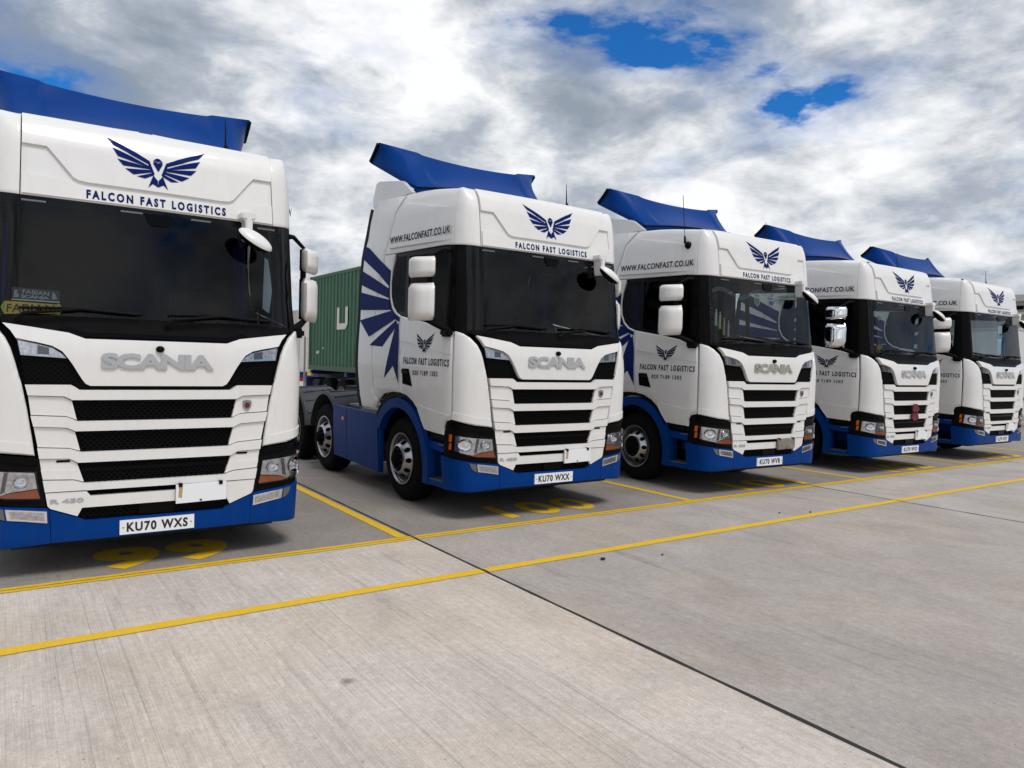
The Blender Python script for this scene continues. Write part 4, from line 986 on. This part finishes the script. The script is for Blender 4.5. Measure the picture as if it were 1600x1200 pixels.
# ------------------------------------------------------------------ things in and on the cabs
def local(root, p): return root.matrix_world @ Vector(p)
bpy.context.view_layer.update()
def to_world(o, root):
    o.matrix_world = root.matrix_world.copy()
def shell_in(a, z, d): return shell(a, z, d)
t1, t3, t4 = TRUCKS[0], TRUCKS[2], TRUCKS[3]
def thing_panel(name, root, poly, mat, d, label, cat, group=None, **k):
    o = panel(name, poly, mat, None, d=d, **k); to_world(o, root); tag(o, label, cat, group); return o
IN = -.022
nb = thing_panel('name_board', t1, [(-1.005, 1.985), (-.655, 2.0), (-.655, 2.068), (-1.005, 2.078)], M['yellowplate'], IN, 'yellow board reading FABIAN at the foot of the windscreen', 'name board', thick=.006, bevel=0, sa=.05)
lettering('lettering', 'FABIAN', on_shell(-.985, 1.998, -.685, 2.006, .058, IN+.002), M['platetext'], nb, .012, 1.05)
for s, c in ((-1, -1.008), (1, -.655)):
    panel('reflective_arrow', [(c-s*.018, 1.995), (c, 1.995), (c+s*.022, 2.035), (c, 2.073), (c-s*.018, 2.073), (c+s*.004, 2.035)], M['green_reflect'], nb, d=IN+.003, thick=.003, bevel=0, sa=.05)
nc = thing_panel('name_card', t1, [(-.955, 2.092), (-.655, 2.088), (-.655, 2.168), (-.955, 2.178)], M['carddark'], IN, 'grey card reading FABIAN SCANIA above the yellow name board', 'card', thick=.004, bevel=0, sa=.05)
lettering('lettering', 'FABIAN', on_shell(-.88, 2.134, -.72, 2.128, .030, IN+.002), M['card'], nc, .02)
lettering('lettering', 'SCANIA', on_shell(-.89, 2.103, -.72, 2.099, .024, IN+.002), M['card'], nc, .035, .9)
panel('card_border', [(-.955, 2.086), (-.655, 2.082), (-.655, 2.089), (-.955, 2.093)], M['plate'], nc, d=IN+.002, thick=.003, bevel=0, sa=.05)
for a, sg in ((-.925, 1), (-.685, -1)):
    panel('card_figure', [(a-.018, 2.105), (a+.016, 2.105), (a+.02*sg, 2.125), (a+.005, 2.14), (a+.012*sg, 2.16), (a-.012, 2.158), (a-.015, 2.13)], M['card'], nc, d=IN+.002, thick=.002, bevel=0)
tg = panel('toll_tag', [(-.505, 2.03), (-.455, 2.03), (-.455, 2.085), (-.505, 2.085)], M['gloss'], None, d=-.02, thick=.02, bevel=.008); to_world(tg, t1); tag(tg, 'small black box on the windscreen right of the yellow name board', 'toll tag')
# small bottles standing on the third truck's dash
cols = [((.02, .09, .16), (.45, .48, .05)), ((.55, .57, .55), (.35, .50, .52)), ((.58, .58, .25), (.55, .55, .15)), ((.50, .48, .30), (.55, .42, .05)), ((.50, .53, .55), (.45, .50, .52))]
blabs = ['dark teal mini bottle with lime base, leftmost in the third windscreen', 'white mini bottle with pale blue base beside the teal one', 'pale yellow mini bottle in the middle of five', 'slim mini bottle with ochre base, fourth of five', 'white mini bottle, rightmost of five behind the third windscreen']
for k, (a, zb, zt) in enumerate(((-1.072, 2.216, 2.44), (-.99, 2.207, 2.421), (-.918, 2.168, 2.392), (-.844, 2.09, 2.314), (-.765, 2.07, 2.285))):
    root = empty('mini_bottle'); p = shell(a, zb, -.05); to_world(root, t3); root.location = t3.matrix_world @ p
    h = zt-zb; r_ = .017 if k < 3 else .014
    def turned(nm, prof, mat):
        bm = bmesh.new(); n = 12
        R = [[bm.verts.new((r*math.cos(2*math.pi*q/n), r*math.sin(2*math.pi*q/n), z)) for q in range(n)] for z, r in prof]
        for A, B in zip(R, R[1:]):
            for q in range(n): bm.faces.new((A[q], A[(q+1) % n], B[(q+1) % n], B[q]))
        return finish(bm, nm, mat, root, 40)
    c1, c2 = cols[k]; m1 = simple('bottle_body', c1, .35); m2 = simple('bottle_base', c2, .35)
    turned('body', [(h*.24, r_), (h*.78, r_), (h*.86, r_*.45), (h*.93, r_*.42)], m1); turned('base', [(0, .001), (0, r_*1.25), (h*.20, r_*1.25), (h*.24, r_)], m2); turned('cap', [(h*.92, r_*.55), (h*.99, r_*.55), (h, .001)], M['plate'])
    tag(root, blabs[k], 'bottle', 'mini bottles behind the third windscreen')
for a, z1, z0, col, lab in ((-.155, 2.674, 2.508, (.20, .34, .08), 'green and white pennant hanging at the top of the third windscreen'), (.138, 2.654, 2.518, (.07, .20, .32), 'blue and white pennant hanging at the top of the third windscreen')):
    p = panel('pennant', [(a-.052, z1), (a-.052, z0+.04), (a, z0), (a+.052, z0+.04), (a+.052, z1)], M['plate'], None, d=-.05, thick=.003, bevel=0); to_world(p, t3); tag(p, lab, 'pennant', 'pennants in the third windscreen')
    mc = simple('pennant_print', col, .6)
    panel('print_field', [(a-.044, z1-.055), (a-.044, z0+.045), (a, z0+.012), (a+.044, z0+.045), (a+.044, z1-.055)], mc, p, d=-.048, thick=0, bevel=0)
    panel('print_field', [(a-.044, z1-.03), (a+.044, z1-.03), (a+.044, z1-.014), (a-.044, z1-.014)], mc, p, d=-.048, thick=0, bevel=0)
    bm = bmesh.new(); add_tube(bm, [shell(a-.03, z1, -.05), shell(a, z1+.085, -.05), shell(a+.03, z1, -.05)], .004, 5); finish(bm, 'cord', M['card'], p, 0)
# lace trim along the top of the third windscreen
bm = bmesh.new(); pts = []
for k in range(161):
    a = -1.02+1.75*k/160; z = 2.70+.035*math.cos((a+.1)*9.0)-.045*(.5-.5*math.cos((a+1.0)*7.2)); pts.append((a, z))
for k, (a, z) in enumerate(pts):
    for r0 in range(3):
        cz = z-.020*r0; c = shell(a+.0055*(r0 % 2), cz, -.055)
        R = [bm.verts.new(c+Vector((.0042*math.cos(q*1.0472), 0, .0062*math.sin(q*1.0472)))) for q in range(6)]; bm.faces.new(R[::-1])
lc = finish(bm, 'lace_trim', simple('lace_white', (.34, .37, .39), .8), None, 0); to_world(lc, t3); tag(lc, 'scalloped pale lace trim along the top of the third windscreen', 'trim', kind='stuff')
# yellow figure and white heart in the fourth truck, poppy on its grille
fg = empty('toy_figure'); to_world(fg, t4); fg.location = t4.matrix_world @ shell(-.80, 2.01, -.09)
my = simple('toy_yellow', (.40, .24, .02), .6); mk = simple('toy_dark', (.02, .02, .02), .6)
for nm, sc_, lo, mt in (('body', (.075, .05, .075), .07, my), ('head', (.05, .045, .045), .165, mk)):
    bm = bmesh.new(); bmesh.ops.create_uvsphere(bm, u_segments=14, v_segments=10, radius=1)
    for v in bm.verts: v.co = Vector((v.co.x*sc_[0], v.co.y*sc_[1], v.co.z*sc_[2]+lo))
    finish(bm, nm, mt, fg, 60)
tag(fg, 'small yellow and black toy figure behind the fourth windscreen', 'toy')
hp = [(-.775+.055*(math.sin(t)**3), 2.575+.045*(.8125*math.cos(t)-.3125*math.cos(2*t)-.125*math.cos(3*t))) for t in [2*math.pi*k/24 for k in range(24)]]
hh = panel('heart_ornament', hp, M['card'], None, d=-.05, thick=.01, bevel=.004); to_world(hh, t4); tag(hh, 'pale heart ornament hanging in the fourth windscreen', 'ornament')
pz = empty('poppy_emblem'); to_world(pz, t4); pz.location = t4.matrix_world @ shell(.02, 1.03, .05)
for (cx, cz, rx, rz_) in ((.012, .062, .092, .072), (.0, -.065, .098, .078)):
    bm = bmesh.new(); n = 20; C0 = bm.verts.new((cx, -.006, cz)); ring = []; back = []
    for k in range(n):
        t = 2*math.pi*k/n; w = 1+.06*math.sin(3*t+cz*40); ring.append(bm.verts.new((cx+rx*w*math.cos(t), -.022+.006*math.sin(4*t), cz+rz_*w*math.sin(t)))); back.append(bm.verts.new((cx+rx*w*math.cos(t), .006, cz+rz_*w*math.sin(t))))
    for k in range(n):
        q = (k+1) % n; bm.faces.new((C0, ring[q], ring[k])); bm.faces.new((ring[k], ring[q], back[q], back[k]))
    finish(bm, 'petal', M['poppy'], pz, 50, recalc=True)
bm = bmesh.new(); bmesh.ops.create_uvsphere(bm, u_segments=12, v_segments=8, radius=.024)
for v in bm.verts: v.co = Vector((v.co.x, v.co.y*.5-.022, v.co.z))
finish(bm, 'flower_centre', M['stone'], pz, 60)
tag(pz, 'dark red poppy emblem fixed to the grille of the fourth truck', 'poppy')
# whip aerial with a ball mount on the third truck's roof corner
wa = empty('whip_aerial'); to_world(wa, t3); wa.location = t3.matrix_world @ Vector((-1.10, .555, 3.275))
bm = bmesh.new(); bmesh.ops.create_uvsphere(bm, u_segments=16, v_segments=10, radius=.05); finish(bm, 'ball_mount', M['gloss'], wa, 60)
tube('base_spring', [(-.01, .05, .03), (-.01, .06, .13)], .014, M['black'], wa, 8, [.016, .012]); tube('whip', [(-.01, .06, .13), (-.006, .12, .68)], .004, M['black'], wa, 6)
tag(wa, 'tall whip aerial on a black ball mount at the roof corner of the third truck', 'aerial')
# papers in the side of the first windscreen
pp = panel('paper_sheet', [(.815, 2.14), (.87, 2.10), (.905, 2.30), (.87, 2.56), (.84, 2.58)], M['card'], None, d=-.05, thick=.003, bevel=0); to_world(pp, t1); tag(pp, 'pale blue paper hanging at the right of the first windscreen', 'paper')

# ------------------------------------------------------------------ background
M['green'] = simple('container_green', (.016, .095, .040), .5, var=.25, vscale=1.5, dirt=((.05, .06, .035), .5))
M['greendark'] = simple('container_rail', (.028, .075, .030), .55, var=.2, vscale=2)
M['cream'] = simple('container_letter', (.62, .61, .55), .6)
def container(name, x0, y0, z0, L_, W_, H_, mat, rail, label):
    c = empty(name, (x0, y0, z0))
    def corr(nm, n, ln, axis, pos, flip):
        bm = bmesh.new(); A = []; p = ln/n; k = 0; u = .12
        pts = []
        for i in range(n):
            b = .12+(ln-.24)*i/n; s_ = (ln-.24)/n
            pts += [(b, 0), (b+s_*.32, 0), (b+s_*.5, .036), (b+s_*.82, .036)]
        pts.append((ln-.12, 0))
        for u, d in pts:
            q = (pos+(d if not flip else -d), u) if axis == 'y' else (u, pos+(d if not flip else -d))
            A.append((bm.verts.new((q[0], q[1], .16)), bm.verts.new((q[0], q[1], H_-.10))))
        for a, b in zip(A, A[1:]): bm.faces.new((a[0], b[0], b[1], a[1]))
        return finish(bm, nm, mat, c, 0)
    side = corr('side_wall', max(6, int(L_/.28)), L_, 'y', .025, False); corr('side_wall', max(6, int(L_/.28)), L_, 'y', W_-.025, True); corr('end_wall', 9, W_, 'x', .025, False); corr('end_wall', 9, W_, 'x', L_-.025, True)
    for x in (0, W_-.1):
        box('bottom_rail', (x, 0.1, 0), (x+.1, L_-.1, .16), rail, c, .006); box('top_rail', (x+.02, 0.1, H_-.10), (x+.08, L_-.1, H_), rail, c, .006)
        for y in (0, L_-.12): box('corner_post', (x, y, 0), (x+.1, y+.12, H_), rail, c, .008)
    for y in (.01, L_-.11): box('end_sill', (.1, y, 0), (W_-.1, y+.1, .16), rail, c, .006); box('end_header', (.1, y, H_-.1), (W_-.1, y+.1, H_), rail, c, .006)
    box('roof', (.05, .05, H_-.05), (W_-.05, L_-.05, H_-.02), mat, c, 0)
    c['label'] = label; c['category'] = 'container'
    return c
gc = container('shipping_container', 3.2, 11.15, 1.20, 6.06, 2.44, 3.02, M['green'], M['greendark'], 'dark green corrugated shipping container with white letter U on its side')
# its letter: local y of the far end is larger; read from the camera's side left to right is far to near
U = [(3.63, 1.92), (3.63, 1.26), (2.98, 1.26), (2.80, 1.40), (2.80, 1.92), (2.98, 1.92), (2.98, 1.44), (3.46, 1.44), (3.46, 1.92)]
bm = bmesh.new(); add_prism(bm, U, 0, .015, .021); finish(bm, 'letter_u', M['cream'], gc, 0, recalc=True)
for y0, y1, z0, z1 in ((5.20, 5.28, .52, .62), (5.32, 5.36, .52, .60), (5.10, 5.14, .54, .62), (4.72, 4.80, .68, .72)):
    bm = bmesh.new(); add_prism(bm, [(y0, z0), (y1, z0), (y1, z1), (y0, z1)], 0, .015, .020); finish(bm, 'marking', M['cream'], gc, 0, recalc=True)
M['bluesteel'] = simple('trailer_blue', (.006, .018, .12), .5, var=.3, vscale=4)
tr = empty('container_trailer', (4.42, 14.0, 0)); tag(tr, 'blue and black skeletal trailer carrying the green container', 'trailer')
for x in (-.55, .45): box('frame_rail', (x, -3.2, .82), (x+.1, 4.2, 1.12), M['chass'], tr, .01)
for y in (-2.6, 0, 3.0): box('cross_beam', (-1.18, y, 1.06), (1.18, y+.16, 1.19), M['bluesteel'], tr, .01)
box('bumper_beam', (-1.2, 3.4, .62), (1.2, 3.52, .95), M['bluesteel'], tr, .01)
box('marker_board', (-1.2, 3.0, 1.0), (-1.12, 3.36, 1.10), M['yellowplate'], tr, .004)
for yc in (-.9, .4, 1.7):
    for s in (-1, 1):
        bm = bmesh.new(); add_lathe_x(bm, [(0, .29), (-.004, .4), (.04, .485), (.3, .485), (.34, .4), (.34, .29)], 32)
        w = finish(bm, 'wheel', M['rubber'], tr, 40, recalc=True); w.location = (-1.18 if s < 0 else .84, yc, .49)
        bm = bmesh.new(); add_lathe_x(bm, [(0, .29), (.10, .26), (.12, .14), (.04, .12), (.03, .001)], 24); finish(bm, 'rim', M['steel'], w, 40, recalc=True)
for k, (y, z) in enumerate(((-1.9, .9), (-1.2, 1.0), (2.6, .85))): tube('air_tank', [(-.95, y, z-.1), (-.95, y+.6, z-.1)], .13, M['chass'], tr, 14)
tube('brake_hose', [(-.8, -2.5, 1.0), (-.85, -1.5, .9), (-.8, 0, 1.02), (-.86, 1.5, .9), (-.8, 3.0, 1.0)], .025, M['steel'], tr, 6)
M['paleb'] = simple('pale_panel', (.52, .51, .48), .6, var=.08, vscale=.8)
M['palerail'] = simple('pale_rail', (.44, .43, .40), .6)
pc = container('shipping_container', 5.05, 24.0, .95, 6.06, 2.44, 2.6, M['paleb'], M['palerail'], 'pale cream container far behind, left of the green one')
bxs = empty('container_trailer', (6.27, 27, 0)); tag(bxs, 'dark blue trailer under the far pale container', 'trailer')
for x in (-.55, .45): box('frame_rail', (x, -3, .6), (x+.1, 3, .95), M['bluesteel'], bxs, .01)
for y in (-2.9, 0, 2.6): box('cross_beam', (-1.2, y, .72), (1.2, y+.2, .94), M['bluesteel'], bxs, .01)
box('tail_lamp', (-1.15, -2.96, .55), (-.85, -2.90, .68), simple('tail_red', (.35, .01, .01), .4), bxs, .01)
for s in (-1, 1):
    for yc in (0.2, 1.5):
        bm = bmesh.new(); add_lathe_x(bm, [(0, .29), (-.004, .4), (.04, .485), (.3, .485), (.34, .4), (.34, .29), (.2, .02)], 24); w = finish(bm, 'wheel', M['rubber'], bxs, 40, recalc=True); w.location = (-1.18 if s < 0 else .84, yc, .49)
# weld-mesh fence in front of the pale container
fc = empty('mesh_fence', (4.2, 20.5, 0)); tag(fc, 'grey weld mesh fence in front of the far pale container', 'fence')
for x in (0, 2.5, 5.0): box('post', (x-.03, -.03, 0), (x+.03, .03, 2.35), M['steel'], fc, .004)
for k in range(2):
    bm = bmesh.new()
    for q in range(33): add_box(bm, (k*2.5+.03+q*.076, -.003, .1), (k*2.5+.037+q*.076, .003, 2.3))
    for q in range(9): add_box(bm, (k*2.5+.03, -.008, .15+q*.265), (k*2.5+2.47, -.003, .157+q*.265))
    o = finish(bm, 'mesh_panel', M['steel'], fc, 0); o['kind'] = 'stuff'
# white box trailer and warehouse at the right edge
M['boxwhite'] = simple('box_body', (.60, .595, .59), .45, var=.06, vscale=1.5)
bt = empty('box_trailer', (0, 0, 0)); tag(bt, 'pale grey box trailer parked beyond the last truck, at the right edge', 'trailer')
bt.location = (20.5, 3.2, 0)
box('body', (0, 0, .95), (2.5, 9, 3.05), M['boxwhite'], bt, .02)
for k in range(7):
    box('panel_rib', (-.012, .4+k*1.25, 1.0), (0.0, .44+k*1.25, 3.0), M['palerail'], bt, 0)
box('top_rail', (-.02, -.02, 3.03), (2.52, 9.02, 3.12), M['palerail'], bt, .01); box('side_rail', (-.02, 0, .86), (.1, 9, .97), M['chass'], bt, .01)
for yc in (1.0, 2.3, 7.5):
    bm = bmesh.new(); add_lathe_x(bm, [(0, .02), (0, .29), (-.004, .4), (.04, .485), (.3, .485), (.34, .4)], 28); w = finish(bm, 'wheel', M['rubber'], bt, 40, recalc=True); w.location = (.05, yc, .49)
M['clad'] = simple('warehouse_cladding', (.30, .285, .27), .7, var=.1, vscale=.4)
wh = empty('warehouse', (52.0, 6.0, 0)); tag(wh, 'grey brown warehouse with dark window band far behind, at the right edge', 'building')
box('wall', (0, 0, 0), (30, 40, 7.0), M['clad'], wh, 0)
box('parapet', (-.25, -.25, 6.7), (30.25, 40.25, 7.15), M['palerail'], wh, .02)
box('ledge', (-.3, -.2, 5.75), (0, 40, 5.95), M['palerail'], wh, .02)
for k in range(14): box('vent', (-.06, .6+k*1.6, 6.15), (-.003, 1.1+k*1.6, 6.4), M['dark'], wh, 0)
for k in range(8):
    w = box('window', (-.08, 1.5+k*4.6, 2.6), (-.003, 3.6+k*4.6, 4.4), M['dark'], wh, 0)
    box('frame', (-.14, 1.4+k*4.6, 2.5), (-.01, 1.5+k*4.6, 4.5), M['palerail'], w, 0); box('frame', (-.14, 3.6+k*4.6, 2.5), (-.01, 3.7+k*4.6, 4.5), M['palerail'], w, 0)
